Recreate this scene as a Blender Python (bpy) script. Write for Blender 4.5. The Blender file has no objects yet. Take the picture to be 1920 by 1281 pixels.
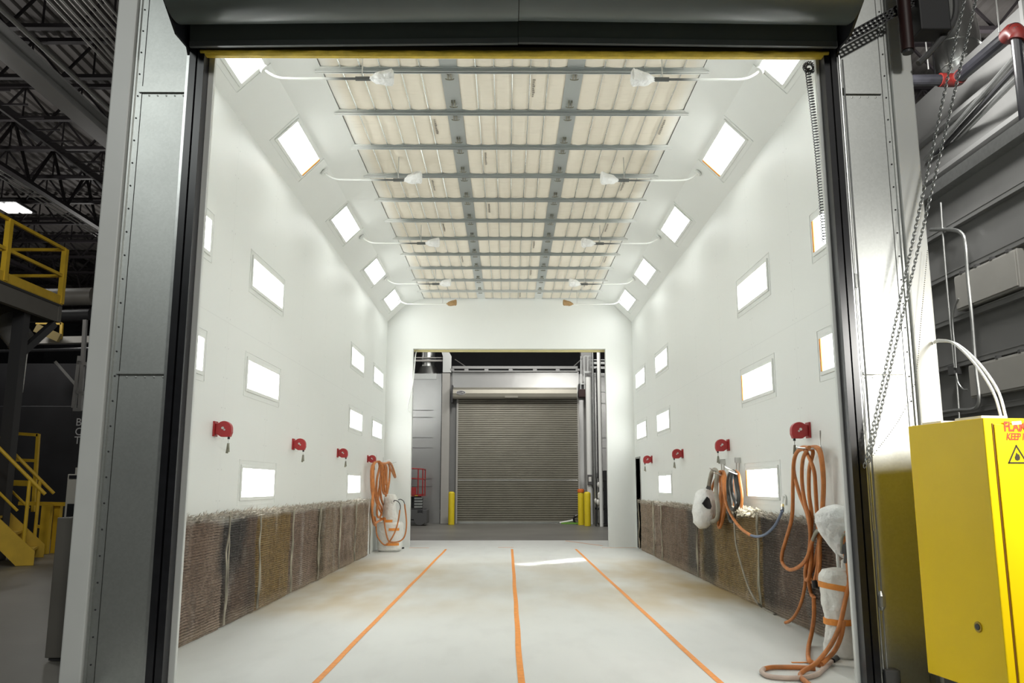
import bpy, math, random
from mathutils import Vector, Matrix, noise
random.seed(7)
S = bpy.context.scene
C = S.collection
PI = math.pi

# ------------------------------------------------------------------ camera, world, big lights, exposure
F = 1560.0; CAMH = 1.25; VX, VY = 952.0, 912.0
TH = math.atan((VY-640.5)/F); YAW = math.atan((960-VX)/math.hypot(F, VY-640.5))
cam = bpy.data.cameras.new('camera'); cam.sensor_width = 36; cam.lens = F/1920*36; cam.clip_end = 200
co = bpy.data.objects.new('camera', cam); C.objects.link(co)
co.location = (0, 0, CAMH); co.rotation_euler = (PI/2+TH, 0, -YAW); S.camera = co
S.view_settings.view_transform = 'Standard'; S.view_settings.look = 'None'
S.view_settings.gamma = 1; S.view_settings.exposure = 0.0; S.view_settings.use_curve_mapping = False
w = bpy.data.worlds.new('hall_dark'); S.world = w; w.use_nodes = True
w.node_tree.nodes['Background'].inputs[0].default_value = (.9, 1, .95, 1)
w.node_tree.nodes['Background'].inputs[1].default_value = .035

def area(name, loc, aim, sx, sy, power, col=(1, 1, 1), spread=PI):
    l = bpy.data.lights.new(name, 'AREA'); l.shape = 'RECTANGLE'; l.size = sx; l.size_y = sy
    l.energy = power; l.color = col; l.spread = spread
    o = bpy.data.objects.new(name, l); C.objects.link(o); o.location = loc
    o.rotation_euler = (Vector(aim)-Vector(loc)).to_track_quat('-Z', 'Y').to_euler()
    return o
def bulb(name, loc, power, r=.3, col=(1, 1, 1)):
    l = bpy.data.lights.new(name, 'POINT'); l.energy = power; l.shadow_soft_size = r; l.color = col
    o = bpy.data.objects.new(name, l); C.objects.link(o); o.location = loc; return o
area('work_light', (3.75, 2.9, 2.6), (2.9, 5.6, 1.0), .5, .8, 40, (1, .98, .93), 1.6)           # lamp over the cabinet aisle
area('high_bay_west', (-5.9, -2.2, 7.4), (-3.5, 4, 1), 1.6, 1.2, 135, (.95, 1, .97))
area('entry_fill', (3.0, -5.5, 8.0), (.2, 5, 2), 1.2, .7, 440, (1, .98, .93))  # unseen lamp added behind the camera to brighten posts and booth front
area('rear_fill', (-.5, 22.2, 8.6), (0, 27, 0), 2.4, .6, 380, (1, .98, .94))  # unseen lamp added to light the rear hall walls
area('rear_aisle_fill', (1.8, 25.5, 8.6), (1.5, 28, 0), 1.6, .5, 220, (1, .98, .94))  # second added lamp for the rear hall, without a fixture
area('enclosure_fill', (3.7, 7.0, 6.6), (5.3, 9.6, 3.4), .9, .5, 120, (1, .99, .95))  # added to brighten the grey enclosure wall
bulb('mezzanine_fill', (-12.5, 17.5, 6.6), 260, .4, (1, .97, .93))  # unseen point light added to lift the left roof and floor
bulb('aisle_fill', (-6.4, 8.8, 5.6), 260, .4, (1, .98, .94))  # added point light that brightens the stair and left hall floor
bulb('far_fill', (-14, 27, 6.8), 240, .4, (1, .97, .93))  # added point light for the roof farther back
bulb('east_roof_fill', (8.6, 13.5, 8.2), 420, .4, (1, .98, .95))  # added point light for the roof deck on the right
area('upper_sheet_fill', (4.5, 9.0, 6.3), (5.9, 9.6, 5.6), .5, .3, 75, (1, .99, .96))  # added lamp, only there to brighten the upper enclosure sheet
# added narrow beam, shaped to cast a light streak through the rear opening
_b = area('floor_streak_beam', (.62, 23.6, 9.7), (.32, 13.9, 0), 2.3, .10, 6, (1, .99, .95), .035)
_z = (Vector((.62, 23.6, 9.7))-Vector((.32, 13.9, 0))).normalized(); _x = Vector((1.44, 1.5, 0)); _x = (_x-_z*_x.dot(_z)).normalized(); _y = _z.cross(_x)
_b.rotation_euler = Matrix((_x, _y, _z)).transposed().to_euler()

# ------------------------------------------------------------------ image ray -> point at a known depth
_fw = Vector((math.sin(YAW)*math.cos(TH), math.cos(YAW)*math.cos(TH), math.sin(TH)))
_rt = Vector((math.cos(YAW), -math.sin(YAW), 0)); _up = _rt.cross(_fw)
_O = Vector((0, 0, CAMH))
def ray(x, y): return _fw*F+_rt*(x-960)-_up*(y-640.5)
def atx(x, y, X): d = ray(x, y); return _O+d*(X/d.x)
def aty(x, y, Y): d = ray(x, y); return _O+d*(Y/d.y)
def atz(x, y, Z): d = ray(x, y); return _O+d*((Z-CAMH)/d.z)

# ------------------------------------------------------------------ mesh builder
class MB:
    def __init__(s): s.v = []; s.f = []
    def add(s, vs, fs):
        b = len(s.v); s.v += [Vector(v) for v in vs]; s.f += [tuple(i+b for i in f) for f in fs]; return s
    def box(s, c, d, rot=None):
        c = Vector(c); x, y, z = d[0]/2, d[1]/2, d[2]/2
        vs = [Vector((i*x, j*y, k*z)) for k in (-1, 1) for j in (-1, 1) for i in (-1, 1)]
        if rot is not None: vs = [rot @ v for v in vs]
        return s.add([c+v for v in vs], [(0, 2, 3, 1), (4, 5, 7, 6), (0, 1, 5, 4), (2, 6, 7, 3), (0, 4, 6, 2), (1, 3, 7, 5)])
    def mm(s, a, b): return s.box([(a[i]+b[i])/2 for i in range(3)], [abs(b[i]-a[i]) for i in range(3)])
    def bar(s, p, q, w, h=None):
        p, q = Vector(p), Vector(q); d = q-p; r = d.to_track_quat('Y', 'Z').to_matrix()
        return s.box((p+q)/2, (w, d.length, h or w), r)
    def tube(s, pts, r, n=8, closed=False, caps=True):
        P = [Vector(p) for p in pts]; m = len(P); R = r if isinstance(r, (list, tuple)) else [r]*m
        t = (P[1]-P[0]).normalized(); u = t.orthogonal().normalized(); vs = []
        for i in range(m):
            if closed: t = (P[(i+1) % m]-P[i-1]).normalized()
            else: t = (P[min(i+1, m-1)]-P[max(i-1, 0)]).normalized()
            u = (u-t*u.dot(t)); u = u.normalized() if u.length > 1e-6 else t.orthogonal().normalized()
            b = t.cross(u)
            vs += [P[i]+(u*math.cos(2*PI*k/n)+b*math.sin(2*PI*k/n))*R[i] for k in range(n)]
        fs = []
        for i in range(m if closed else m-1):
            j = (i+1) % m
            fs += [(i*n+k, i*n+(k+1) % n, j*n+(k+1) % n, j*n+k) for k in range(n)]
        if not closed and caps: fs += [tuple(range(n))[::-1], tuple((m-1)*n+k for k in range(n))]
        return s.add(vs, fs)
    def cyl(s, p, q, r, n=16, r2=None): return s.tube([p, q], [r, r if r2 is None else r2], n)
    def lathe(s, prof, c=(0, 0, 0), n=24, axis='Z', wob=0, seed=0, sx=1, sy=1):
        c = Vector(c); vs = []
        for i, (r, z) in enumerate(prof):
            for k in range(n):
                a = 2*PI*k/n; rr = r
                if wob: rr = r*(1+wob*noise.noise(Vector((math.cos(a)*1.7+seed, math.sin(a)*1.7, z*7+seed)))+.6*wob*noise.noise(Vector((math.cos(a)*4+seed, math.sin(a)*4, z*20)))-.7*wob*max(0, .28-abs(noise.noise(Vector((math.cos(a)*2.2+seed*2, math.sin(a)*2.2, z*9+3))))))
                p = Vector((rr*math.cos(a)*sx, rr*math.sin(a)*sy, z))
                if axis == 'X': p = Vector((p.z, p.x, p.y))
                if axis == 'Y': p = Vector((p.x, p.z, p.y))
                vs.append(c+p)
        m = len(prof)
        fs = [(i*n+k, i*n+(k+1) % n, (i+1)*n+(k+1) % n, (i+1)*n+k) for i in range(m-1) for k in range(n)]
        fs += [tuple(range(n))[::-1], tuple((m-1)*n+k for k in range(n))]
        return s.add(vs, fs)
    def prism(s, poly, ext, fn):
        n = len(poly); vs = [fn(a, b, ext[0]) for a, b in poly]+[fn(a, b, ext[1]) for a, b in poly]
        return s.add(vs, [tuple(range(n))[::-1], tuple(range(n, 2*n))]+[(i, (i+1) % n, n+(i+1) % n, n+i) for i in range(n)])
    def grid(s, nu, nv, fn):
        vs = [fn(i/nu, j/nv) for j in range(nv+1) for i in range(nu+1)]
        return s.add(vs, [(j*(nu+1)+i, j*(nu+1)+i+1, (j+1)*(nu+1)+i+1, (j+1)*(nu+1)+i) for j in range(nv) for i in range(nu)])
    def mesh(s, name, m, off=Vector((0, 0, 0)), smooth=False):
        me = bpy.data.meshes.new(name); me.from_pydata([v-off for v in s.v], [], s.f); me.materials.append(m)
        import bmesh
        bm = bmesh.new(); bm.from_mesh(me); bmesh.ops.recalc_face_normals(bm, faces=bm.faces); bm.to_mesh(me); bm.free()
        if smooth:
            me.polygons.foreach_set('use_smooth', [True]*len(me.polygons))
            try: me.set_sharp_from_angle(angle=math.radians(40))
            except Exception: pass
        me.update(); return me

WL = {}
def wloc(o): return WL.get(o.name, Vector((0, 0, 0)))
def tagp(o, label=None, cat=None, group=None, kind=None):
    if label: o['label'] = label
    if cat: o['category'] = cat
    if group: o['group'] = group
    if kind: o['kind'] = kind
    return o
def thing(name, label, cat, loc=(0, 0, 0), group=None, kind=None):
    o = bpy.data.objects.new(name, None); C.objects.link(o); o.location = loc; o.empty_display_size = .05
    WL[o.name] = Vector(loc); return tagp(o, label, cat, group, kind)
def part(name, mb, m, parent, label=None, smooth=False, bevel=0):          # mesh in world coordinates under its thing
    base = wloc(parent)
    o = bpy.data.objects.new(name, mb.mesh(name, m, base, smooth)); C.objects.link(o); o.parent = parent
    WL[o.name] = base.copy()
    if label: o['label'] = label
    if bevel: bev(o, bevel)
    return o
def bev(o, wd):
    b = o.modifiers.new('edge', 'BEVEL'); b.width = wd; b.segments = 2; b.limit_method = 'ANGLE'; b.angle_limit = math.radians(40)
def solo(name, mb, m, label, cat, group=None, smooth=False, bevel=0, kind=None):
    xs = [v.x for v in mb.v]; ys = [v.y for v in mb.v]; zs = [v.z for v in mb.v]
    loc = Vector(((min(xs)+max(xs))/2, (min(ys)+max(ys))/2, min(zs)))
    o = bpy.data.objects.new(name, mb.mesh(name, m, loc, smooth)); C.objects.link(o); o.location = loc; WL[o.name] = loc
    if bevel: bev(o, bevel)
    return tagp(o, label, cat, group, kind)
def struct(name, mb, m, label=None, cat=None, smooth=False, bevel=0):
    return solo(name, mb, m, label, cat, None, smooth, bevel, 'structure')
def copy_tree(o, parent=None):
    c = o.copy(); C.objects.link(c); c.parent = parent
    for ch in list(o.children): copy_tree(ch, c)
    return c
def spline(P, sub=8):
    P = [Vector(p) for p in P]; out = []
    for i in range(len(P)-1):
        a = P[i-1] if i else P[0]*2-P[1]; b, c = P[i], P[i+1]; d = P[i+2] if i+2 < len(P) else P[-1]*2-P[-2]
        for k in range(sub):
            t = k/sub
            out.append(.5*((2*b)+(c-a)*t+(2*a-5*b+4*c-d)*t*t+(3*b-a-3*c+d)*t**3))
    return out+[P[-1]]
ORD = ['first', 'second', 'third', 'fourth', 'fifth', 'sixth', 'seventh', 'eighth', 'ninth', 'tenth', 'eleventh', 'twelfth']

# ------------------------------------------------------------------ materials
def mat(name, col, rough=.5, metal=0, var=0, vscale=6, bump=0, bscale=40, emit=0, coat=0, spec=.5, trans=0):
    m = bpy.data.materials.new(name); m.use_nodes = True; nt = m.node_tree; b = nt.nodes['Principled BSDF']
    b.inputs['Base Color'].default_value = (*col, 1); b.inputs['Roughness'].default_value = rough
    b.inputs['Metallic'].default_value = metal; b.inputs['Coat Weight'].default_value = coat
    b.inputs['Specular IOR Level'].default_value = spec
    if emit: b.inputs['Emission Color'].default_value = (*col, 1); b.inputs['Emission Strength'].default_value = emit
    tc = nt.nodes.new('ShaderNodeNewGeometry')
    if var:
        n = nt.nodes.new('ShaderNodeTexNoise'); n.inputs['Scale'].default_value = vscale; n.inputs['Detail'].default_value = 5
        nt.links.new(tc.outputs['Position'], n.inputs['Vector'])
        r = nt.nodes.new('ShaderNodeValToRGB'); r.color_ramp.elements[0].position = .3; r.color_ramp.elements[1].position = .7
        r.color_ramp.elements[0].color = (*[c*(1-var) for c in col], 1); r.color_ramp.elements[1].color = (*[min(1, c*(1+var*.6)) for c in col], 1)
        nt.links.new(n.outputs['Fac'], r.inputs[0]); nt.links.new(r.outputs[0], b.inputs['Base Color'])
    if bump:
        n2 = nt.nodes.new('ShaderNodeTexNoise'); n2.inputs['Scale'].default_value = bscale; n2.inputs['Detail'].default_value = 3
        nt.links.new(tc.outputs['Position'], n2.inputs['Vector'])
        bp = nt.nodes.new('ShaderNodeBump'); bp.inputs['Strength'].default_value = bump; bp.inputs['Distance'].default_value = .01 if bump < .5 else .035
        nt.links.new(n2.outputs['Fac'], bp.inputs['Height']); nt.links.new(bp.outputs[0], b.inputs['Normal'])
    return m
def nodes(m): return m.node_tree, m.node_tree.nodes, m.node_tree.links, m.node_tree.nodes['Principled BSDF']
def mathn(nt, op, a, b=None, c=None):
    n = nt.nodes.new('ShaderNodeMath'); n.operation = op
    for i, x in enumerate((a, b, c)):
        if x is None: continue
        if isinstance(x, (int, float)): n.inputs[i].default_value = x
        else: nt.links.new(x, n.inputs[i])
    return n.outputs[0]
def mixc(nt, fac, a, b):
    n = nt.nodes.new('ShaderNodeMix'); n.data_type = 'RGBA'
    for i, x in ((0, fac), (6, a), (7, b)):
        if isinstance(x, (int, float)): n.inputs[i].default_value = x
        elif isinstance(x, tuple): n.inputs[i].default_value = (*x, 1)
        else: nt.links.new(x, n.inputs[i])
    return n.outputs[2]
def smooth_range(nt, v, a, b):
    n = nt.nodes.new('ShaderNodeMapRange'); n.interpolation_type = 'SMOOTHSTEP'
    n.inputs[1].default_value = a; n.inputs[2].default_value = b; nt.links.new(v, n.inputs[0]); return n.outputs[0]
def posxyz(nt):
    g = nt.nodes.new('ShaderNodeNewGeometry'); s = nt.nodes.new('ShaderNodeSeparateXYZ'); nt.links.new(g.outputs['Position'], s.inputs[0])
    return g.outputs['Position'], s.outputs
def noisen(nt, pos, scale, detail=4, sc=None):
    n = nt.nodes.new('ShaderNodeTexNoise'); n.inputs['Scale'].default_value = scale; n.inputs['Detail'].default_value = detail
    if sc:
        mp = nt.nodes.new('ShaderNodeMapping'); mp.inputs['Scale'].default_value = sc; nt.links.new(pos, mp.inputs[0]); pos = mp.outputs[0]
    nt.links.new(pos, n.inputs['Vector']); return n.outputs['Fac']

M = {}
M['booth'] = mat('booth_white_paint', (.785, .80, .77), .42, var=.02, vscale=1.2, bump=.04, bscale=3)
# rivet rows and panel seams of the booth walls
def booth_wall():
    m = mat('booth_wall_paint', (.79, .80, .765), .42)
    nt, nd, lk, b = nodes(m); pos, xyz = posxyz(nt)
    seam = mathn(nt, 'PINGPONG', mathn(nt, 'ADD', xyz[1], .55), .685)              # vertical joints every 1.37 m
    dot = mathn(nt, 'ABSOLUTE', mathn(nt, 'SUBTRACT', seam, .045))
    zz = mathn(nt, 'PINGPONG', xyz[2], .14)
    d2 = mathn(nt, 'SQRT', mathn(nt, 'ADD', mathn(nt, 'MULTIPLY', dot, dot), mathn(nt, 'MULTIPLY', zz, zz)))
    dots = mathn(nt, 'LESS_THAN', d2, .007)
    line = mathn(nt, 'LESS_THAN', seam, .004)
    hl = mathn(nt, 'LESS_THAN', mathn(nt, 'PINGPONG', mathn(nt, 'ADD', xyz[2], .16), 1.46), .0035)
    k = mathn(nt, 'MAXIMUM', mathn(nt, 'MULTIPLY', dots, .45), mathn(nt, 'MAXIMUM', mathn(nt, 'MULTIPLY', line, .10), mathn(nt, 'MULTIPLY', hl, .12)))
    n = noisen(nt, pos, .9, 3)
    c = mixc(nt, n, (.77, .787, .755), (.795, .81, .785))
    lk.new(mixc(nt, k, c, (.3, .3, .3)), b.inputs['Base Color']); return m
M['booth_wall'] = booth_wall()
M['panel_light'] = mat('light_panel_glass', (.97, 1, .985), .2, emit=12)
M['orange_tape'] = mat('orange_masking_tape', (.82, .30, .05), .6, var=.12, vscale=20)
M['galv'] = mat('galvanized_steel', (.56, .57, .55), .3, .95, var=.10, vscale=90)
def galv_panel():
    m = mat('galvanized_sheet', (.52, .535, .515), .34, .95)
    nt, nd, lk, b = nodes(m); pos, xyz = posxyz(nt)
    v = nd.new('ShaderNodeTexVoronoi'); v.inputs['Scale'].default_value = 70; lk.new(pos, v.inputs['Vector'])
    sp = nd.new('ShaderNodeSeparateColor'); lk.new(v.outputs['Color'], sp.inputs[0])
    lk.new(mixc(nt, sp.outputs[0], (.505, .52, .50), (.545, .56, .54)), b.inputs['Base Color'])
    n = noisen(nt, pos, 1.3, 3)
    mr = nd.new('ShaderNodeMapRange'); mr.inputs[3].default_value = .38; mr.inputs[4].default_value = .50; lk.new(n, mr.inputs[0]); lk.new(mr.outputs[0], b.inputs['Roughness'])
    bp = nd.new('ShaderNodeBump'); bp.inputs['Strength'].default_value = .10; bp.inputs['Distance'].default_value = .03
    lk.new(noisen(nt, pos, .8, 2), bp.inputs['Height']); lk.new(bp.outputs[0], b.inputs['Normal']); return m
M['galv_sheet'] = galv_panel()
M['white_trim'] = mat('white_corner_paint', (.72, .735, .71), .38, var=.03, vscale=3)
M['black'] = mat('black_steel', (.013, .013, .016), .3, .0, var=.3, vscale=12)
M['hood'] = mat('grey_hood_paint', (.09, .105, .099), .32, .0, var=.08, vscale=4)
M['hood_lip'] = mat('hood_lip_steel', (.20, .21, .21), .35, .4)
M['dark'] = mat('dark_steel', (.03, .03, .032), .5)
M['dark2'] = mat('dark_machine_paint', (.018, .018, .021), .55, var=.25, vscale=2)
M['truss'] = mat('truss_primer', (.016, .013, .015), .6)
M['deck'] = mat('roof_deck_steel', (.135, .126, .12), .6, .0, var=.2, vscale=1)
M['yellow_bar'] = mat('yellow_door_bar', (.66, .47, .035), .5, var=.18, vscale=14, bump=.3, bscale=60)
M['cab'] = mat('safety_yellow_enamel', (.90, .63, .002), .42, var=.03, vscale=3, spec=.3)
M['cab_dark'] = mat('door_gap_shade', (.20, .09, .005), .7)
M['yellow'] = mat('yellow_rail_paint', (.62, .40, .025), .45, var=.12, vscale=5)
M['bollard'] = mat('bollard_yellow', (.80, .62, .02), .45, var=.06, vscale=8)
M['red'] = mat('reel_red', (.37, .022, .025), .4, var=.08, vscale=30)
M['lift_red'] = mat('lift_red', (.36, .03, .03), .45, var=.1, vscale=8)
M['steel'] = mat('bright_steel', (.62, .62, .60), .28, .9)
M['conduit'] = mat('conduit_steel', (.48, .49, .48), .32, .85, var=.1, vscale=20)
M['clamp'] = mat('clamp_steel', (.26, .25, .20), .4, .6)
M['hose'] = mat('orange_hose', (.53, .185, .045), .5, var=.22, vscale=14)
M['hose_pale'] = mat('overspray_hose', (.55, .43, .36), .6, var=.15, vscale=18)
M['hose_grey'] = mat('grey_hose', (.30, .27, .22), .55, var=.2, vscale=18)
M['hose_black'] = mat('black_hose', (.025, .027, .025), .45, var=.3, vscale=20)
M['hose_blue'] = mat('blue_hose', (.14, .18, .27), .5, var=.1, vscale=20)
M['wrap'] = mat('white_plastic_wrap', (.80, .79, .74), .33, var=.05, vscale=9, bump=.6, bscale=16)
M['bag'] = mat('thin_white_bag', (.84, .84, .82), .35, bump=.6, bscale=22)
M['brown_bag'] = mat('brown_paper', (.40, .25, .11), .7, var=.2, vscale=30)
M['pipe_white'] = mat('painted_pipe', (.76, .77, .74), .4)
M['rod'] = mat('filter_rod', (.66, .68, .66), .25, .85)
M['concrete'] = mat('hall_concrete', (.17, .165, .148), .42, var=.22, vscale=.55, bump=.05, bscale=20)
M['panel_grey'] = mat('grey_wall_panel', (.26, .26, .255), .38, .25, var=.08, vscale=1.2)
M['panel_grey2'] = mat('rear_wall_sheet', (.42, .42, .41), .22, .6, var=.06, vscale=1.5, bump=.3, bscale=1.3)
M['fix_back'] = mat('beige_fixture_box', (.42, .41, .38), .45, var=.04, vscale=4)
M['red_pipe'] = mat('red_coupling', (.10, .008, .006), .45)
M['motor'] = mat('maroon_motor', (.028, .009, .008), .5)
M['tubing'] = mat('clear_white_tubing', (.80, .81, .79), .3)
M['paper'] = mat('white_paper', (.85, .85, .83), .6)
M['label_red'] = mat('red_lettering', (.62, .06, .01), .5)
M['label_black'] = mat('black_lettering', (.03, .02, .005), .5)
M['letter_white'] = mat('white_lettering', (.55, .55, .55), .5)
M['curtain'] = mat('roll_door_slats', (.30, .285, .235), .38, .35, var=.08, vscale=2)
M['hoodrear'] = mat('rear_hood_sheet', (.30, .285, .235), .45, .4, var=.06, vscale=2)
M['grey_cab'] = mat('taupe_cabinet', (.115, .108, .094), .5, var=.1, vscale=3)
M['beige'] = mat('beige_enclosure', (.36, .35, .31), .5)
M['rubber'] = mat('rubber_grey', (.10, .10, .10), .7)
M['led'] = mat('led_lens', (1, 1, .97), .3, emit=22)
M['white_plastic'] = mat('white_plastic', (.75, .74, .70), .35)
M['green'] = mat('green_strap', (.18, .42, .05), .6)
M['orange_cap'] = mat('orange_cap', (.70, .16, .02), .5)

def booth_floor():
    m = mat('white_floor_paper', (.66, .66, .625), .55)
    nt, nd, lk, b = nodes(m); pos, xyz = posxyz(nt)
    n = noisen(nt, pos, .5, 5); n2 = noisen(nt, pos, 3.5, 6, (1, .35, 1)); n3 = noisen(nt, pos, .8, 3, (1.4, .55, 1))
    # ochre overspray settled in the middle bays, strongest along both mats
    yb = mathn(nt, 'MULTIPLY', smooth_range(nt, xyz[1], 7.6, 9.6), mathn(nt, 'SUBTRACT', 1, smooth_range(nt, xyz[1], 13, 16)))
    side = smooth_range(nt, mathn(nt, 'ABSOLUTE', mathn(nt, 'SUBTRACT', xyz[0], .05)), .3, 2.4)
    k = mathn(nt, 'MULTIPLY', yb, mathn(nt, 'MULTIPLY', mathn(nt, 'ADD', .35, mathn(nt, 'MULTIPLY', side, .8)), smooth_range(nt, n3, .25, .7)))
    base = mixc(nt, n, (.60, .61, .585), (.68, .685, .655))
    base = mixc(nt, mathn(nt, 'MULTIPLY', smooth_range(nt, n2, .45, .7), .25), base, (.50, .50, .475))
    wet = mathn(nt, 'MULTIPLY', k, .80)
    lk.new(mixc(nt, wet, base, (.42, .29, .10)), b.inputs['Base Color'])
    bp = nd.new('ShaderNodeBump'); bp.inputs['Strength'].default_value = .25; bp.inputs['Distance'].default_value = .01
    lk.new(noisen(nt, pos, 5, 6, (1, .4, 1)), bp.inputs['Height']); lk.new(bp.outputs[0], b.inputs['Normal'])
    return m
M['booth_floor'] = booth_floor()
def grid_steel():          # ceiling grid steel, its ends painted over by white overspray
    m = mat('ceiling_grid_steel', (.40, .42, .41), .4, .5)
    nt, nd, lk, b = nodes(m); pos, xyz = posxyz(nt)
    e = mathn(nt, 'ABSOLUTE', mathn(nt, 'SUBTRACT', xyz[0], .04))
    n = noisen(nt, pos, 3, 3)
    k = smooth_range(nt, mathn(nt, 'ADD', e, mathn(nt, 'MULTIPLY', n, .25)), 1.62, 1.98)
    k2 = mathn(nt, 'MULTIPLY', smooth_range(nt, xyz[1], 15.2, 17.4), .55)
    kk = mathn(nt, 'MAXIMUM', k, k2)
    lk.new(mixc(nt, kk, (.40, .425, .415), (.79, .80, .77)), b.inputs['Base Color'])
    lk.new(mathn(nt, 'MULTIPLY', mathn(nt, 'SUBTRACT', 1, kk), .5), b.inputs['Metallic']); return m
M['grid'] = grid_steel()
def nozzle_pipe():
    m = mat('nozzle_pipe', (.1, .1, .1), .4)
    nt, nd, lk, b = nodes(m); pos, xyz = posxyz(nt)
    e = mathn(nt, 'ABSOLUTE', mathn(nt, 'SUBTRACT', xyz[0], .04))
    k = smooth_range(nt, e, 1.55, 1.8)
    k = mathn(nt, 'MAXIMUM', k, smooth_range(nt, xyz[1], 15.5, 16.5))
    lk.new(mixc(nt, k, (.10, .105, .10), (.79, .80, .765)), b.inputs['Base Color']); return m
M['npipe'] = nozzle_pipe()
def filter_mat():
    m = mat('cream_filter_fabric', (.66, .60, .50), .85)
    nt, nd, lk, b = nodes(m); pos, xyz = posxyz(nt)
    n = noisen(nt, pos, 1.4, 5); n2 = noisen(nt, pos, 9, 4, (.4, 3, 1))
    c = mixc(nt, n, (.68, .62, .51), (.80, .745, .635))
    c = mixc(nt, mathn(nt, 'MULTIPLY', smooth_range(nt, n2, .55, .75), .25), c, (.50, .46, .36))
    e = smooth_range(nt, mathn(nt, 'ABSOLUTE', mathn(nt, 'SUBTRACT', xyz[0], .04)), 1.72, 1.86)
    lk.new(mixc(nt, mathn(nt, 'MULTIPLY', e, .7), c, (.76, .76, .71)), b.inputs['Base Color'])
    bp = nd.new('ShaderNodeBump'); bp.inputs['Strength'].default_value = .3; bp.inputs['Distance'].default_value = .01
    lk.new(noisen(nt, pos, 6, 4, (1, 2.5, 1)), bp.inputs['Height']); lk.new(bp.outputs[0], b.inputs['Normal']); return m
M['filter'] = filter_mat()

# ------------------------------------------------------------------ dimensions of the booth
XL, XR, X0 = -2.62, 2.70, .04       # inner wall faces, axis
YF, YB = 5.70, 17.8                  # inside of the front opening, rear wall
ZS, ZT, ZC = 4.78, 5.17, 5.30       # wall top, top of 45 degree slope, filter plane
SL, SR = XL+.39, XR-.39             # slope top edges
CL, CR = -1.84, 1.92                # filter field

# ------------------------------------------------------------------ setting
struct('floor', MB().mm((-26, -8, -.3), (16, 46, -.006)), M['concrete'], 'grey polished concrete floor of the dark hall', 'floor')
solo('floor_covering', MB().mm((XL-.02, 4.6, -.004), (XR+.02, 20.0, .0)), M['booth_floor'], 'white protective covering over the booth floor, stained ochre', 'floor covering')
struct('wall_left', MB().mm((XL-.12, YF-.02, 0), (XL, YB+.15, ZS)), M['booth_wall'], 'white riveted panel wall with hose reels, left side of booth', 'wall')
DY0, DY1, DZ = 17.12, 17.68, 1.82
rw = MB()
rw.mm((XR, YF-.02, 0), (XR+.12, DY0, ZS)); rw.mm((XR, DY1, 0), (XR+.12, YB+.15, ZS)); rw.mm((XR, DY0, DZ), (XR+.12, DY1, ZS))
struct('wall_right', rw, M['booth_wall'], 'white riveted panel wall with hose reels, right side of booth', 'wall')
bw = MB(); OL, OR, OZ = -2.05, 2.115, 4.19
bw.mm((XL-.12, YB, 0), (OL, YB+.15, 5.5)); bw.mm((OR, YB, 0), (XR+.12, YB+.15, 5.5)); bw.mm((OL, YB, OZ), (OR, YB+.15, 5.5))
struct('wall_back', bw, M['booth'], 'white end wall of booth around the rear opening', 'wall')
def strip(name, a, b, lab):
    t = .05; A = Vector((a[0], 0, a[1])); B = Vector((b[0], 0, b[1])); d = (B-A).normalized(); n = Vector((-d.z, 0, d.x))
    if n.z < 0: n = -n
    m = MB(); q = [A, B, B+n*t, A+n*t]
    m.add([p+Vector((0, y, 0)) for y in (YF-.02, YB+.02) for p in q], [(0, 1, 2, 3), (4, 7, 6, 5), (0, 4, 5, 1), (1, 5, 6, 2), (2, 6, 7, 3), (3, 7, 4, 0)])
    return struct(name, m, M['booth'], lab, 'ceiling')
strip('ceiling_slope_left', (XL-.03, ZS-.03), (SL, ZT), 'white sloped upper panel with light panels, left side of booth')
strip('ceiling_slope_right', (XR+.03, ZS-.03), (SR, ZT), 'white sloped upper panel with light panels, right side of booth')
strip('ceiling_edge_left', (SL-.005, ZT-.005), (CL, ZC), 'white ceiling strip beside the filters, left side')
strip('ceiling_edge_right', (SR+.005, ZT-.005), (CR, ZC), 'white ceiling strip beside the filters, right side')
struct('ceiling_plenum', MB().mm((CL-.3, YF-.02, 5.42), (CR+.3, YB+.1, 5.5)), M['galv'], 'sheet metal top above the ceiling filters', 'ceiling')
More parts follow.
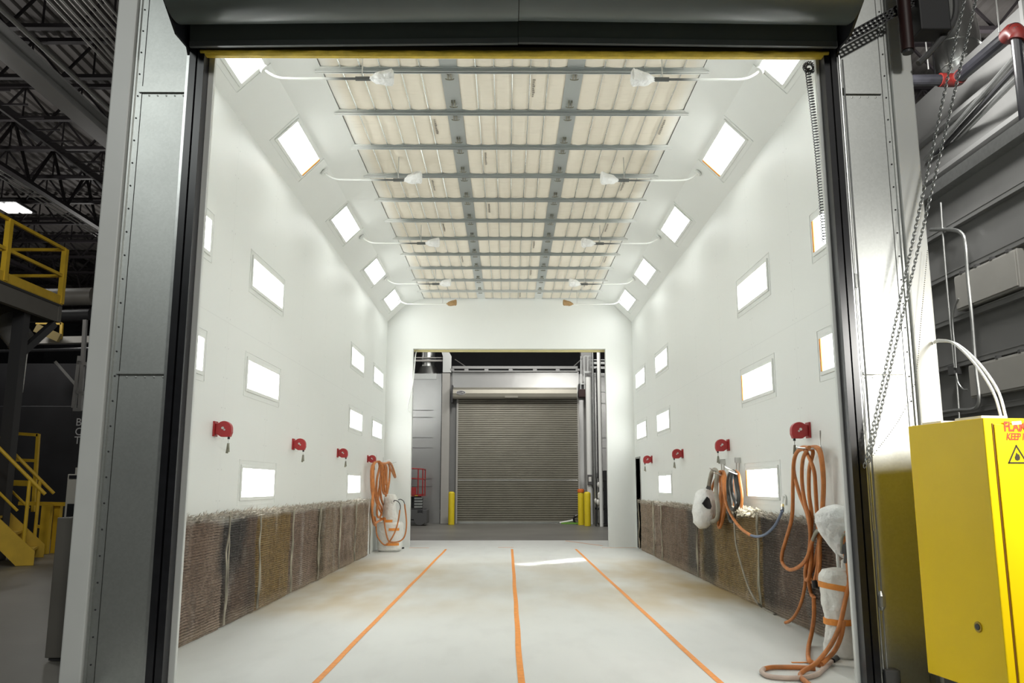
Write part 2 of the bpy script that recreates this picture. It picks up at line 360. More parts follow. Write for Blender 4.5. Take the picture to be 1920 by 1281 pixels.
# booth front: white corner posts, galvanized sheets, seams
def front_side(name, sgn, xs, lab):
    xo, xp, xg0, xg1 = xs    # outer corner, post edge, sheet edge, guide edge
    t = thing(name, lab, 'wall', ((xo+xg1)/2, 5.62, 0), None, 'structure')
    a = MB(); lo, hi = sorted((xo, xp)); a.mm((lo, 5.59, 0), (hi, 6.3, 6.0)); part('white_corner_post', a, M['white_trim'], t, 'white painted corner post', bevel=.012)
    s = MB(); lo, hi = sorted((xp, xg0)); s.mm((lo, 5.635, 0), (hi, 5.71, 6.0)); s.mm((lo+.004, 5.62, 0), (lo+.018, 5.636, 6.0)); s.mm((hi-.018, 5.62, 0), (hi-.004, 5.636, 6.0))
    part('seam_channel', s, M['galv_sheet'], t)
    r = MB()
    for k in range(34): r.lathe([(.0001, -.006), (.006, -.004), (.006, 0)], ((xp+xg0)/2, 5.635, .12+k*.17), 8, 'Y')
    part('screws', r, M['dark'], t)
    lo, hi = sorted((xg0, xg1)); zj = [0, 2.01, 4.07, 6.0]
    for k in range(3):
        g = MB().grid(1, 1, lambda u, v: Vector((lo+(hi-lo)*u, 5.625, zj[k]+.004+(zj[k+1]-zj[k]-.008)*v)))
        g.mm((lo, 5.626, zj[k]+.004), (hi, 5.70, zj[k+1]-.004))
        part('galvanized_panel', g, M['galv_sheet'], t)
    j = MB()
    for z in (2.01, 4.07):
        h = .018 if z < 3 else .045
        j.mm((lo-.02, 5.606, z-h/2), (hi-.01, 5.626, z+h/2))
        for k in range(5): j.lathe([(.0001, -.004), (.006, -.003), (.006, 0)], (lo+.05+k*(hi-lo-.1)/4, 5.624, z-h/2-.02), 8, 'Y')
    part('joint_strip', j, M['galv_sheet'], t)
    return t
front_side('wall_front_left', -1, (-2.856, -2.713, -2.640, -2.294), 'galvanized sheet front with white corner post, left of the opening')  # booth front, rolling door and cabinet scaled about the camera to sit nearer
front_side('wall_front_right', 1, (2.934, 2.778, 2.713, 2.386), 'galvanized sheet front with white corner post, right of the opening')
struct('wall_front_top', MB().mm((-2.85, 5.64, 4.48), (2.93, 5.72, 6.0)), M['galv_sheet'], 'sheet metal front above the booth opening', 'wall')
for nm, xa, xb, lab in (('trim_1', -2.185, -2.142, 'white painted jamb edge, left of the opening'), ('trim_2', 2.255, 2.285, 'white painted jamb edge, right of the opening')):
    struct(nm, MB().mm((xa, 5.65, 0), (xb, 5.685, 4.38)), M['white_trim'], lab, 'trim', bevel=.004)
struct('trim_3', MB().mm((XL, 5.665, 0), (-2.15, 5.70, 4.9)), M['booth'], 'white inner return behind the jamb, left', 'trim')
struct('trim_4', MB().mm((2.262, 5.665, 0), (XR, 5.70, 4.9)), M['booth'], 'white inner return behind the jamb, right', 'trim')
struct('trim_5', MB().mm((XL, 5.665, 4.36), (XR, 5.70, 5.4)), M['booth'], 'white inner header over the front opening', 'trim')

# ------------------------------------------------------------------ front rolling door
d1 = thing('door_1', 'black rolling door rolled up under a grey hood, yellow bottom bar', 'door', (.05, 5.55, 4.25), None, 'structure')
def guide(x0, x1, name='guide_rail'):
    g = MB(); lo, hi = sorted((x0, x1)); w = hi-lo
    g.mm((lo, 5.555, 0), (lo+w*.44, 5.65, 4.575)); g.mm((lo+w*.56, 5.555, 0), (hi, 5.65, 4.575)); g.mm((lo+.01, 5.60, 0), (hi-.01, 5.648, 4.575))
    return part(name, g, M['black'], d1, 'black door guide')
guide(-2.291, -2.185); guide(2.280, 2.372)
e = MB(); e.mm((-2.314, 5.565, 0), (-2.292, 5.63, 4.52)); part('guide_angle', e, M['conduit'], d1, 'bright steel guide angle')
e = MB(); e.mm((2.373, 5.565, 0), (2.384, 5.63, 4.52)); part('guide_angle', e, M['conduit'], d1, 'bright steel guide angle')
c = MB()
for k in range(6): c.mm((-2.285, 5.583-.004*(k % 2), 4.378+k*.0415), (2.36, 5.606+.004*(k % 2), 4.378+k*.0415+.0395))
part('slat_curtain', c, M['black'], d1)
c = MB(); c.mm((-2.21, 5.578, 4.347), (2.30, 5.61, 4.387)); part('bottom_angle', c, mat('bronze_angle', (.20, .17, .09), .45, .3), d1)
c = MB().grid(80, 6, lambda u, v: Vector((-2.215+4.53*u, 5.57-.03*math.sin(PI*v)+.006*noise.noise(Vector((u*60, v*3, 0))), 4.311+.046*v+.005*noise.noise(Vector((u*40, v*2, 3))))))
c.mm((-2.21, 5.574, 4.314), (2.30, 5.61, 4.353))
part('yellow_bottom_bar', c, M['yellow_bar'], d1, 'yellow taped bottom bar', smooth=True)
for sx, xa, xb, zl, zr in ((0, -2.275, .070, 4.364, 4.396), (1, .074, 2.36, 4.401, 4.373)):
    h = MB(); n = 18
    prof = [(5.99, 0)]
    def hp(a): return (5.62+.36*math.cos(a), .34+.36*math.sin(a))
    pr = [(5.51, .0), (5.50, .016)]+[(5.19+.305*math.cos(-.75*PI*k/n-.10*PI), .318+.305*math.sin(-.75*PI*k/n-.10*PI)) for k in range(n+1)]+[(4.90, .74), (5.62, .80)]
    vs = []
    for x, z in ((xa, zl), (xb, zr)): vs += [Vector((x, p[0], z+p[1])) for p in pr]
    m_ = len(pr); h.add(vs, [(i, i+1, m_+i+1, m_+i) for i in range(m_-1)]+[tuple(range(m_)), tuple(range(m_, 2*m_))[::-1]])
    hood = part('hood', h, M['hood'], d1, 'grey sheet metal hood', smooth=True)
    l = MB(); l.bar((xa, 5.51, zl), (xb, 5.51, zr), .028, .042); part('hood_lip', l, M['hood_lip'], hood)
for x, sg in ((-2.303, -1), (2.382, 1)):
    b_ = MB(); b_.prism([(5.62, 4.24), (5.62, 5.2), (4.88, 5.2), (4.88, 4.58), (5.33, 4.34), (5.53, 4.355)], (x-.008, x+.008), lambda a, b, e: Vector((e, a, b)))
    part('end_bracket', b_, M['black'], d1)
for xa, xb in ((-2.23, -2.12), (2.20, 2.33)):
    part('label_plate', MB().mm((xa, 5.56, 4.47), (xb, 5.575, 4.498)), M['fix_back'], d1, 'small grey plate', bevel=.003)
# perforated strap on the right
p0 = Vector((2.395, 5.48, 4.392)); p1 = aty(1700, 10, 5.48); p1 = p0+(p1-p0)*1.35
st = MB(); d = (p1-p0).normalized(); n_ = d.cross(Vector((0, 1, 0))).normalized()
st.bar(p0, p1, .006, .0)if False else None
for s_ in (-.027, .027): st.bar(p0+n_*s_, p1+n_*s_, .008, .016)
st.bar(p0, p1, .008, .012)
L_ = (p1-p0).length; k = 0
while k*.038 < L_:
    q = p0+d*(k*.038)
    for s_ in (-.014, .014): st.bar(q+n_*(s_-.014), q+n_*(s_+.014), .008, .018)
    k += 1
solo('perforated_strap', st, M['dark'], 'dark perforated steel strap bracing the hood of the rolling door', 'brace')

# ------------------------------------------------------------------ light panels in walls and slopes
def fixture(L, tape=None):
    t = thing('light_panel', 'x', 'light', (0, 0, 0)); H = .28
    part('pane', MB().mm((-L/2, -H/2, .002), (L/2, H/2, .006)), M['panel_light'], t, 'glowing glass pane')
    f = MB(); w_ = .035
    f.mm((-L/2-w_, -H/2-w_, 0), (L/2+w_, -H/2, .014)); f.mm((-L/2-w_, H/2, 0), (L/2+w_, H/2+w_, .014))
    f.mm((-L/2-w_, -H/2, 0), (-L/2, H/2, .014)); f.mm((L/2, -H/2, 0), (L/2+w_, H/2, .014))
    fr = part('frame', f, M['booth'], t, bevel=.003)
    g = MB(); a, b = L/2+.085, H/2+.085
    for (x0, y0, x1, y1) in ((-a, -b, a, -b+.006), (-a, b-.006, a, b), (-a, -b, -a+.006, b), (a-.006, -b, a, b)): g.mm((x0, y0, 0), (x1, y1, .005))
    part('access_trim', g, M['booth'], t)
    if tape == 'end': part('masking_tape', MB().mm((L/2-.02, -H/2, .006), (L/2+.012, H/2, .016)), M['orange_tape'], fr, 'orange masking tape along one edge')
    if tape == 'start': part('masking_tape', MB().mm((-L/2-.012, -H/2, .006), (-L/2+.02, H/2, .016)), M['orange_tape'], fr, 'orange masking tape along one edge')
    return t
RM = {('L', 0): ((0, 1, 0), (0, 0, 1), (1, 0, 0)), ('R', 0): ((0, -1, 0), (0, 0, 1), (-1, 0, 0)),
      ('L', 1): ((0, 1, 0), (.7071, 0, .7071), (.7071, 0, -.7071)), ('R', 1): ((0, -1, 0), (-.7071, 0, .7071), (-.7071, 0, -.7071))}
protos = {}
def place_fixture(side, slope, y0, L, z, label, tape=None, group=None):
    key = (round(L, 2), tape)
    if key in protos: o = copy_tree(protos[key])
    else: o = protos[key] = fixture(L, tape)
    r = Matrix(RM[(side, slope)]).transposed()
    o.rotation_euler = r.to_euler()
    if slope: x = XL+.247 if side == 'L' else XR-.247; z = ZS+.247
    else: x = XL if side == 'L' else XR
    o.location = (x, y0+L/2, z); o['label'] = label; o['group'] = group
    return o
SIDE = {'L': 'left', 'R': 'right'}
for s in 'LR':
    for rn, z, ys in (('lowest', 1.285, (8.3, 13.8)), ('middle', 2.36, (5.92, 8.3, 13.8, 16.15)), ('upper', 3.415, (5.92, 8.3, 13.8, 16.15))):
        for i, y in enumerate(ys):
            L = 1.13 if y < 7 else (1.08 if s == 'R' else 1.13)
            yy = y+.1 if s == 'R' and y > 7 else y
            wh = {5.92: 'cut off by the entrance jamb', 8.3: 'next to the first hose reel' if rn == 'lowest' else 'second from the entrance', 13.8: 'third from the entrance' if rn != 'lowest' else 'farther from the entrance', 16.15: 'nearest the rear wall'}[y]
            tp = 'start' if (s == 'R' and y == 8.3 and rn != 'upper') or (s == 'R' and y < 7) else None
            place_fixture(s, 0, yy, L, z, f'glowing rectangular light panel in the {SIDE[s]} wall, {rn} row, {wh}', tp, f'{SIDE[s]} wall light panels')
    for i, (y, L) in enumerate(((6.12, 1.06), (8.43, 1.06), (11.18, 1.06), (13.9, 1.06), (16.2, 1.06))):
        tp = ('end' if s == 'L' else 'start') if i == 1 else None
        if s == 'R' and i == 1: tp = 'start'
        place_fixture(s, 1, y, L, 0, f'glowing light panel in the {SIDE[s]} sloped ceiling, {ORD[i]} from the entrance', tp, f'{SIDE[s]} slope light panels')

# ------------------------------------------------------------------ ceiling grid and filters
YS = [7.62+.94*k for k in range(11)]
SPX = (-.585, .665)
for i, y in enumerate(YS):
    b = MB(); b.mm((CL-.10, y-.045, ZC-.006), (CR+.10, y+.045, ZC+.004)); b.mm((CL-.06, y-.016, ZC-.034), (CR+.06, y-.011, ZC-.006)); b.mm((CL-.06, y+.011, ZC-.034), (CR+.06, y+.016, ZC-.006)); b.mm((CL-.06, y-.026, ZC-.037), (CR+.06, y-.011, ZC-.034)); b.mm((CL-.06, y+.011, ZC-.037), (CR+.06, y+.026, ZC-.034))
    solo('ceiling_strut', b, M['grid'], f'steel cross strut of the ceiling filter grid, {ORD[i]} from the entrance', 'strut', 'ceiling cross struts')
for sx, nm in ((SPX[0], 'left'), (SPX[1], 'right')):
    t = thing('ceiling_runner', f'wide grey steel runner along the ceiling filters, {nm} of the two', 'runner', (sx, 12, ZC), 'ceiling runners')
    b = MB(); b.mm((sx-.085, YF, ZC+.001), (sx+.085, YB, ZC+.012)); part('channel', b, M['grid'], t)
    for y in YS:
        for o_ in (.10, .72):
            yy = y+o_
            if yy > YB-.1: continue
            k = MB(); k.mm((sx-.022, yy-.05, ZC-.03), (sx-.008, yy+.05, ZC+.001)); k.mm((sx+.008, yy-.05, ZC-.03), (sx+.022, yy+.05, ZC+.001))
            k.tube([(sx+.04*math.cos(a), yy+.06+.02*math.sin(a), ZC-.02) for a in [PI*q/6 for q in range(7)]], .006, 6)
            part('spring_clip', k, M['clamp'], t, 'dark spring clip')
bays = [(CL+.005, SPX[0]-.085), (SPX[0]+.085, SPX[1]-.085), (SPX[1]+.085, CR-.005)]
BN = ['left', 'middle', 'right']
rows = [(YF, YS[0])]+[(YS[k], YS[k+1]) for k in range(10)]+[(YS[10], YB)]
def text_mesh(name, s, size, m, parent, M4, align='CENTER', shear=0, bold=0):
    cu = bpy.data.curves.new(name, 'FONT'); cu.body = s; cu.size = size; cu.align_x = align; cu.extrude = .0006; cu.shear = shear; cu.offset = bold
    o = bpy.data.objects.new(name+'_tmp', cu); C.objects.link(o)
    bpy.context.view_layer.update()
    me = bpy.data.meshes.new_from_object(o.evaluated_get(bpy.context.evaluated_depsgraph_get()))
    bpy.data.objects.remove(o); me.materials.clear(); me.materials.append(m); me.transform(M4)
    q = bpy.data.objects.new(name, me); C.objects.link(q); q.parent = parent
    if parent: me.transform(Matrix.Translation(-wloc(parent)))
    return q
for r, (ya, yb) in enumerate(rows):
    for bi, (xa, xb) in enumerate(bays):
        y0, y1 = ya+.045, yb-.045
        if r == 0: y0 = ya+.05; y1 = yb-.045
        sd = r*3.7+bi*11.3
        t = thing('ceiling_filter', f'cream ceiling filter pad, {ORD[r]} row from the entrance, {BN[bi]} bay', 'filter', ((xa+xb)/2, (y0+y1)/2, ZC+.03), 'ceiling filter pads')
        def ff(u, v):
            x = xa+(xb-xa)*u; y = y0+(y1-y0)*v
            a = abs(math.sin(PI*u*6)); z = ZC+.012-.011*a**.6+.006*noise.noise(Vector((x*5+sd, y*3, sd)))
            q = noise.noise(Vector((x*2+sd, y*6.5, 1)));  z -= .006*max(0, 1-abs(q)*14)
            return Vector((x, y, z))
        g = MB().grid(42, 22, ff); part('pad', g, M['filter'], t, smooth=True)
        for k in range(1, 6):
            x = xa+(xb-xa)*k/6
            part('retaining_rod', MB().tube([(x, y0+.005, ZC-.007), (x, (y0+y1)/2, ZC-.009), (x, y1-.005, ZC-.007)], .0065, 6), M['rod'], t)
        if (r*3+bi) % 2 == 0 and r > 0:
            k = random.choice((1, 2, 4, 5)); x = xa+(xb-xa)*k/6+.03
            st_ = MB()
            for j in range(9): st_.mm((x, y0+.15+j*.045, ZC-.0045), (x+.016+.012*random.random(), y0+.15+j*.045+.03, ZC-.0035))
            part('printed_stamp', st_, M['label_black'] if False else M['hose_grey'], t, 'grey printed stamp')

# ------------------------------------------------------------------ bagged nozzles on pipes
def nozzle(side, y, i):
    s = -1 if side == 'L' else 1
    sp = lambda x: X0+s*x
    brown = i == 4; z = 4.99
    lab = ('brown paper bag tied over a nozzle on a pipe by the rear wall, ' if brown else f'white bag tied over a nozzle on a ceiling pipe, {ORD[i]} from the entrance, ')+SIDE[side]+' side'
    t = thing('bagged_nozzle', lab, 'nozzle', (sp(2.2), y, z), 'bagged ceiling nozzles')
    part('flange', MB().cyl((sp(2.325), y, 5.095), (sp(2.305), y, 5.075), .045, 14), M['pipe_white'], t)
    pp_ = part('pipe', MB().tube(spline([(sp(2.32), y, 5.09), (sp(2.26), y, 5.04), (sp(2.17), y, 5.0), (sp(2.0), y, z), (sp(1.29), y, z)], 5), .012, 10), M['npipe'], t, smooth=True)
    part('coupling', MB().cyl((sp(1.46), y, z), (sp(1.30), y, z), .021, 12), M['npipe'], pp_)
    part('hanger_rod', MB().cyl((sp(1.40), y, z), (sp(1.40), y, ZC-.01), .006, 6), M['steel'], t)
    n = [(.02, 0), (.026, .025), (.05, .06), (.062, .10), (.068, .14), (.074, .18), (.078, .215), (.06, .232), (.02, .236), (.004, .237)]
    b = MB(); b.lathe([(r, zz) for r, zz in n], (0, 0, 0), 20, 'Z', .3, y*3.1+(s+1))
    tilt = .25 if not brown else .5
    for k, v in enumerate(b.v): b.v[k] = Vector((sp(1.33)-s*(v.z*.95), y+v.y, z+v.x*(1 if not brown else .8)+v.z*tilt*(.6 if i % 2 else .3)))
    part('bag', b, M['brown_bag'] if brown else M['bag'], t, 'brown paper bag' if brown else 'white plastic bag', smooth=True)
for s in 'LR':
    for i, y in enumerate((7.22, 9.82, 12.55, 15.2, 16.95)): nozzle(s, y, i)

# ------------------------------------------------------------------ grounding reels
def reel():
    t = thing('grounding_reel', 'x', 'reel', (0, 0, 0))
    cx, R = .083, .064
    pts = [(.014, .042), (.03, .042)]+[(cx+R*math.cos(a), R*math.sin(a)) for a in [math.radians(d) for d in range(130, -1, -10)]]+[(cx+R+.001, -.03), (cx+R-.012, -.066), (cx-.02, -.066), (.04, -.052), (.03, -.045), (.014, -.045)]
    hs = part('housing', MB().prism(pts, (-.026, .026), lambda a, b, e: Vector((a, e, b))), M['red'], t, 'red reel housing', bevel=.004)
    part('mounting_plate', MB().mm((0, -.045, -.062), (.014, .045, .062)), M['red'], t, bevel=.002)
    h = MB(); h.cyl((cx-.006, -.034, .006), (cx-.006, .034, .006), .011, 12); h.cyl((cx+.008, -.031, -.008), (cx+.008, .031, -.008), .008, 10)
    part('hub_bolt', h, M['steel'], hs, 'bright hub bolts')
    part('cable_guide', MB().cyl((.122, 0, -.085), (.122, 0, -.064), .010, 10), M['black'], t)
    part('cable', MB().cyl((.122, 0, -.12), (.122, 0, -.084), .004, 6), M['steel'], t)
    k = MB(); k.bar((.122, 0, -.118), (.112, .004, -.20), .012, .016); k.bar((.122, 0, -.118), (.130, -.004, -.19), .010, .014); k.cyl((.12, -.012, -.155), (.12, .012, -.155), .006, 8)
    part('clamp', k, M['clamp'], t, 'steel grounding clamp')
    return t
r0 = reel(); first = True
for s, x in (('L', XL), ('R', XR)):
    for i, y in enumerate((7.47, 10.22, 12.92, 15.7)):
        o = r0 if first else copy_tree(r0); first = False
        o.location = (x, y, 1.755 if s == 'L' else 1.745)
        if s == 'R': o.rotation_euler = (0, 0, PI)
        sc = 1.12 if s == 'R' else 1.08; o.scale = (sc, sc, sc)
        o['label'] = f'red grounding reel with hanging clamp on the {SIDE[s]} wall, {ORD[i]} from the entrance'; o['group'] = 'red grounding reels'

# ------------------------------------------------------------------ arrestor mats along the walls
def mat_material(name, cols, dark=None):
    m = mat(name, cols[0], .85)
    nt, nd, lk, b = nodes(m); pos, xyz = posxyz(nt)
    n = noisen(nt, pos, 1.6, 4, (1, 1, .6)); n2 = noisen(nt, pos, 28, 5, (1, 1, 2.2)); n3 = noisen(nt, pos, 2.3, 3)
    c = mixc(nt, smooth_range(nt, n, .35, .65), cols[0], cols[1])
    st = mathn(nt, 'MULTIPLY', smooth_range(nt, noisen(nt, pos, 2.6, 4, (1, 1.6, .45)), .54, .74), smooth_range(nt, n3, .3, .6))     # pale overspray streaks
    c = mixc(nt, mathn(nt, 'MULTIPLY', st, .6), c, (.46, .43, .39))
    if dark:
        yc, wd, dc = dark
        k = mathn(nt, 'MULTIPLY', smooth_range(nt, mathn(nt, 'ADD', xyz[2], mathn(nt, 'MULTIPLY', n, .4)), .42, .85), 1) if yc < 8.2 else 1
        k = mathn(nt, 'MULTIPLY', k, mathn(nt, 'SUBTRACT', 1, smooth_range(nt, mathn(nt, 'ABSOLUTE', mathn(nt, 'SUBTRACT', mathn(nt, 'ADD', xyz[1], mathn(nt, 'MULTIPLY', n3, .5)), yc+.25)), wd*.35, wd)))
        c = mixc(nt, mathn(nt, 'MULTIPLY', k, .9), c, dc)
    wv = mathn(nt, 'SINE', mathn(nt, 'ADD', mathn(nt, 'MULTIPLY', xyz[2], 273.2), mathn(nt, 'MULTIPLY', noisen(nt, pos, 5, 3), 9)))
    gap = mathn(nt, 'MULTIPLY', smooth_range(nt, wv, .1, .75), smooth_range(nt, noisen(nt, pos, 16, 3), .35, .6))     # slits of the expanded paper, their inner shade put into the colour
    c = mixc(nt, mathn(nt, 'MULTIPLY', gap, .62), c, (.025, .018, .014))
    c = mixc(nt, mathn(nt, 'MULTIPLY', smooth_range(nt, n2, .54, .74), .38), c, (.42, .37, .32))
    c = mixc(nt, mathn(nt, 'MULTIPLY', smooth_range(nt, n2, .48, .30), .5), c, (.03, .022, .017))
    top = smooth_range(nt, mathn(nt, 'ADD', xyz[2], mathn(nt, 'MULTIPLY', n, .16)), .98, 1.09)          # white overspray on the upper edge
    bot = smooth_range(nt, mathn(nt, 'ADD', xyz[2], mathn(nt, 'MULTIPLY', n, .2)), .24, .12)
    c = mixc(nt, mathn(nt, 'MULTIPLY', top, .8), c, (.62, .60, .54))
    c = mixc(nt, mathn(nt, 'MULTIPLY', bot, .35), c, (.42, .34, .25))
    lk.new(c, b.inputs['Base Color'])
    bp = nd.new('ShaderNodeBump'); bp.inputs['Strength'].default_value = .8; bp.inputs['Distance'].default_value = .012
    lk.new(n2, bp.inputs['Height']); lk.new(bp.outputs[0], b.inputs['Normal']); return m
BR = ((.20, .135, .095), (.27, .20, .15)); OC = ((.22, .14, .045), (.26, .18, .075)); TN = ((.26, .19, .13), (.33, .25, .18)); DK = ((.10, .075, .055), (.045, .04, .036))
M['fray'] = mat('frayed_paper', (.50, .45, .38), .9, var=.35, vscale=40)
M['edge_roll'] = mat('rolled_mat_edge', (.36, .33, .26), .8, var=.6, vscale=4)
def arrestor(side, y0, y1, cols, dark, label, H=1.0, seams=(1,)):
    s = 1 if side == 'L' else -1; W = XL if side == 'L' else XR; sd = y0*2.3+(50 if s < 0 else 0)
    t = thing('arrestor_mat', label, 'filter mat', (W, (y0+y1)/2, 0), f'{SIDE[side]} wall arrestor mats')
    ny = max(10, int((y1-y0)/.05)); nz = 170 if y0 < 12 else 90
    def out(y, z):
        e = min(1, (y-y0)/.06, (y1-y)/.06, (z+.02)/.05) if True else 1
        o = .062+.022*noise.noise(Vector((y*1.3+sd, z*1.1, 0)))+.012*noise.noise(Vector((y*5+sd, z*3, 5)))
        ph = 1.6*noise.noise(Vector((y*2.2, z*2.5, sd)))
        o += .008*math.sin(z*2*PI/.023+ph+PI*(int(y/.05) % 2)*.35)
        o += .008*noise.noise(Vector((y*30, z*30, sd)))
        return o*(.45+.55*max(0, e))
    def wave(ye, z): return .05*noise.noise(Vector((z*2.1, ye*1.7, 1)))+.018*noise.noise(Vector((z*5.5, ye*1.7, 3)))
    def yof(u, v):
        z = H*v; return y0+(y1-y0)*u+wave(y0, z)*(1-u)**3*(seam0)+wave(y1, z)*u**3*(seam1)
    seam0 = 0 if y0 < 6.4 else 1; seam1 = 1 if seams else 0
    def top(y): return H*(1+.012*noise.noise(Vector((y*3, sd, 0)))+.012*noise.noise(Vector((y*14, sd, 2))))
    g = MB()
    def fn(u, v):
        y = y0+(y1-y0)*u; z = top(y)*v
        return Vector((W+s*out(y, z), yof(u, v), z))
    g.grid(ny, nz, fn)
    # closing edges back to the wall
    for u in (0, 1):
        y = y0+(y1-y0)*u
        g.grid(1, 12, lambda a, v: Vector((W+s*(.002+(out(y, top(y)*v)-.002)*a), yof(u, v), top(y)*v)))
    g.grid(ny, 1, lambda u, a: Vector((W+s*(.002+(out(y0+(y1-y0)*u, top(y0+(y1-y0)*u))-.002)*a), yof(u, 1), top(y0+(y1-y0)*u))))
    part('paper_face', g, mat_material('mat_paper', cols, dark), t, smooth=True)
    f = MB(); nb = int((y1-y0)*(330 if y0 < 12 else 160))
    for k in range(nb):
        y = random.uniform(y0, y1); z = top(y)-random.uniform(.0, .05)*(random.random() < .7)*1.0
        p = Vector((W+s*random.uniform(.012, .085), y, z)); dr = Vector((s*random.uniform(-.1, .9), random.uniform(-1, 1), random.uniform(.1, 1.0))).normalized()
        sd_ = Vector((random.uniform(-.5, .5), random.uniform(-1, 1), random.uniform(-.6, .6))).normalized()*random.uniform(.003, .007); ln = random.uniform(.025, .07)
        q1 = p+dr*ln*.5; q2 = p+dr*ln+Vector((s*.012*random.random(), 0, -.018*random.random()))
        for q in (p, q1, q2):
            if s > 0: q.x = max(q.x, W+.006)
            else: q.x = min(q.x, W-.006)
        f.add([p-sd_, p+sd_, q1+sd_, q1-sd_, q2+sd_*.3, q2-sd_*.3], [(0, 1, 2, 3), (3, 2, 4, 5)])
        for v in f.v[-6:]:
            v.x = max(v.x, W+.004) if s > 0 else min(v.x, W-.004)
    fr = part('frayed_top_edge', f, M['fray'], t, 'pale frayed paper edge'); fr['kind'] = 'stuff'
    for kk in seams:
        yy = y1 if kk else y0
        for q, dy in enumerate((-.02, .045)):
            pts = []
            for j in range(26):
                z = .03+j*(H-.01)/25
                pts.append((W+s*(.085+.012*noise.noise(Vector((z*5, yy, q)))), yy+dy*(.6+.9*noise.noise(Vector((z*3, yy*3, q))))+wave(yy, z)*1.15, z))
            part('rolled_edge', MB().tube(spline(pts, 2), .009 if q == 0 else .007, 6), M['edge_roll'], t, 'pale rolled paper edge', smooth=True)
    return t
lm = [(6.30, 7.76, BR, (7.95, .5, (.035, .035, .035)), 'frayed brown arrestor mat by the entrance on the left wall'),
      (7.76, 8.78, ((.15, .10, .07), (.075, .06, .05)), (8.05, .55, (.035, .034, .034)), 'blackened arrestor mat, second from the entrance on the left wall'),
      (8.78, 10.07, OC, None, 'ochre stained arrestor mat, third from the entrance on the left wall'),
      (10.07, 11.5, BR, None, 'grey brown arrestor mat, fourth from the entrance on the left wall'),
      (11.5, 12.9, TN, (11.6, .4, (.10, .075, .04)), 'tan arrestor mat, fifth from the entrance on the left wall'),
      (12.9, 14.2, BR, None, 'brown arrestor mat, sixth from the entrance on the left wall'),
      (14.2, 15.7, TN, None, 'tan arrestor mat ending beside the hose bundle on the left wall')]
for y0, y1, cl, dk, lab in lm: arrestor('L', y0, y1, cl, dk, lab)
rm = [(6.30, 8.92, ((.10, .07, .052), (.17, .115, .08)), (8.7, .5, (.04, .03, .022)), 'dark brown arrestor mat behind the wrapped pumps on the right wall'),
      (8.92, 11.77, OC, (11.2, .5, (.05, .045, .035)), 'ochre streaked arrestor mat under the hung hoses on the right wall'),
      (11.77, 14.45, BR, (12.2, .45, (.10, .09, .08)), 'grey brown arrestor mat, third from the entrance on the right wall'),
      (14.45, 15.25, BR, None, 'narrow brown arrestor mat, fourth from the entrance on the right wall'),
      (15.25, 16.95, TN, None, 'tan arrestor mat beside the side door on the right wall')]
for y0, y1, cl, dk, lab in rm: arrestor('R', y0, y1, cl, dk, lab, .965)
# torn white tuft on the right mats
b = MB()
for k in range(220):
    p = Vector((2.66-random.random()*.12, random.uniform(8.9, 9.75), .955+random.random()*.05)); dr = Vector((random.uniform(-1, .2), random.uniform(-1, 1), random.uniform(-.5, 1))).normalized(); sd_ = dr.orthogonal().normalized()*random.uniform(.006, .012)
    q = p+dr*random.uniform(.03, .07); q.x = min(q.x, 2.69)
    b.add([p-sd_, p+sd_, q+sd_, q-sd_], [(0, 1, 2, 3)])
solo('paper_tuft', b, mat('cream_torn_paper', (.66, .60, .47), .9), 'torn cream paper tuft on top of the right wall mats', 'paper', kind='stuff')

# ------------------------------------------------------------------ floor tapes
for x, nm in ((-1.24, 'left of the three lines'), (.088, 'middle of the three lines'), (1.37, 'right of the three lines')):
    g = MB().grid(1, 60, lambda u, v: Vector((x+.045*(u-.5)+.008*noise.noise(Vector((v*9, x, 0))), 4.7+12.55*v, .0025)))
    solo('floor_tape', g, M['orange_tape'], f'orange tape line running down the white floor, {nm}', 'tape', 'long floor tapes')
for a, b_, nm in (((-2.03, 17.62), (-1.62, 17.60), 'left end of the rear threshold'), ((1.95, 17.64), (2.66, 17.70), 'right end of the rear threshold'), ((-.2, 17.72), (.12, 17.70), 'middle of the rear threshold')):
    m_ = MB().mm((a[0], a[1]-.018, .001), (b_[0], a[1]+.018, .003)); solo('tape_strip', m_, M['orange_tape'], f'short orange tape strip at the {nm}', 'tape', 'threshold tape strips')
m_ = MB(); m_.bar((1.35, 19.8, .002), (2.02, 18.2, .002), .03, .002); solo('tape_strip', m_, M['orange_tape'], 'faded orange tape line running beyond the rear opening', 'tape')

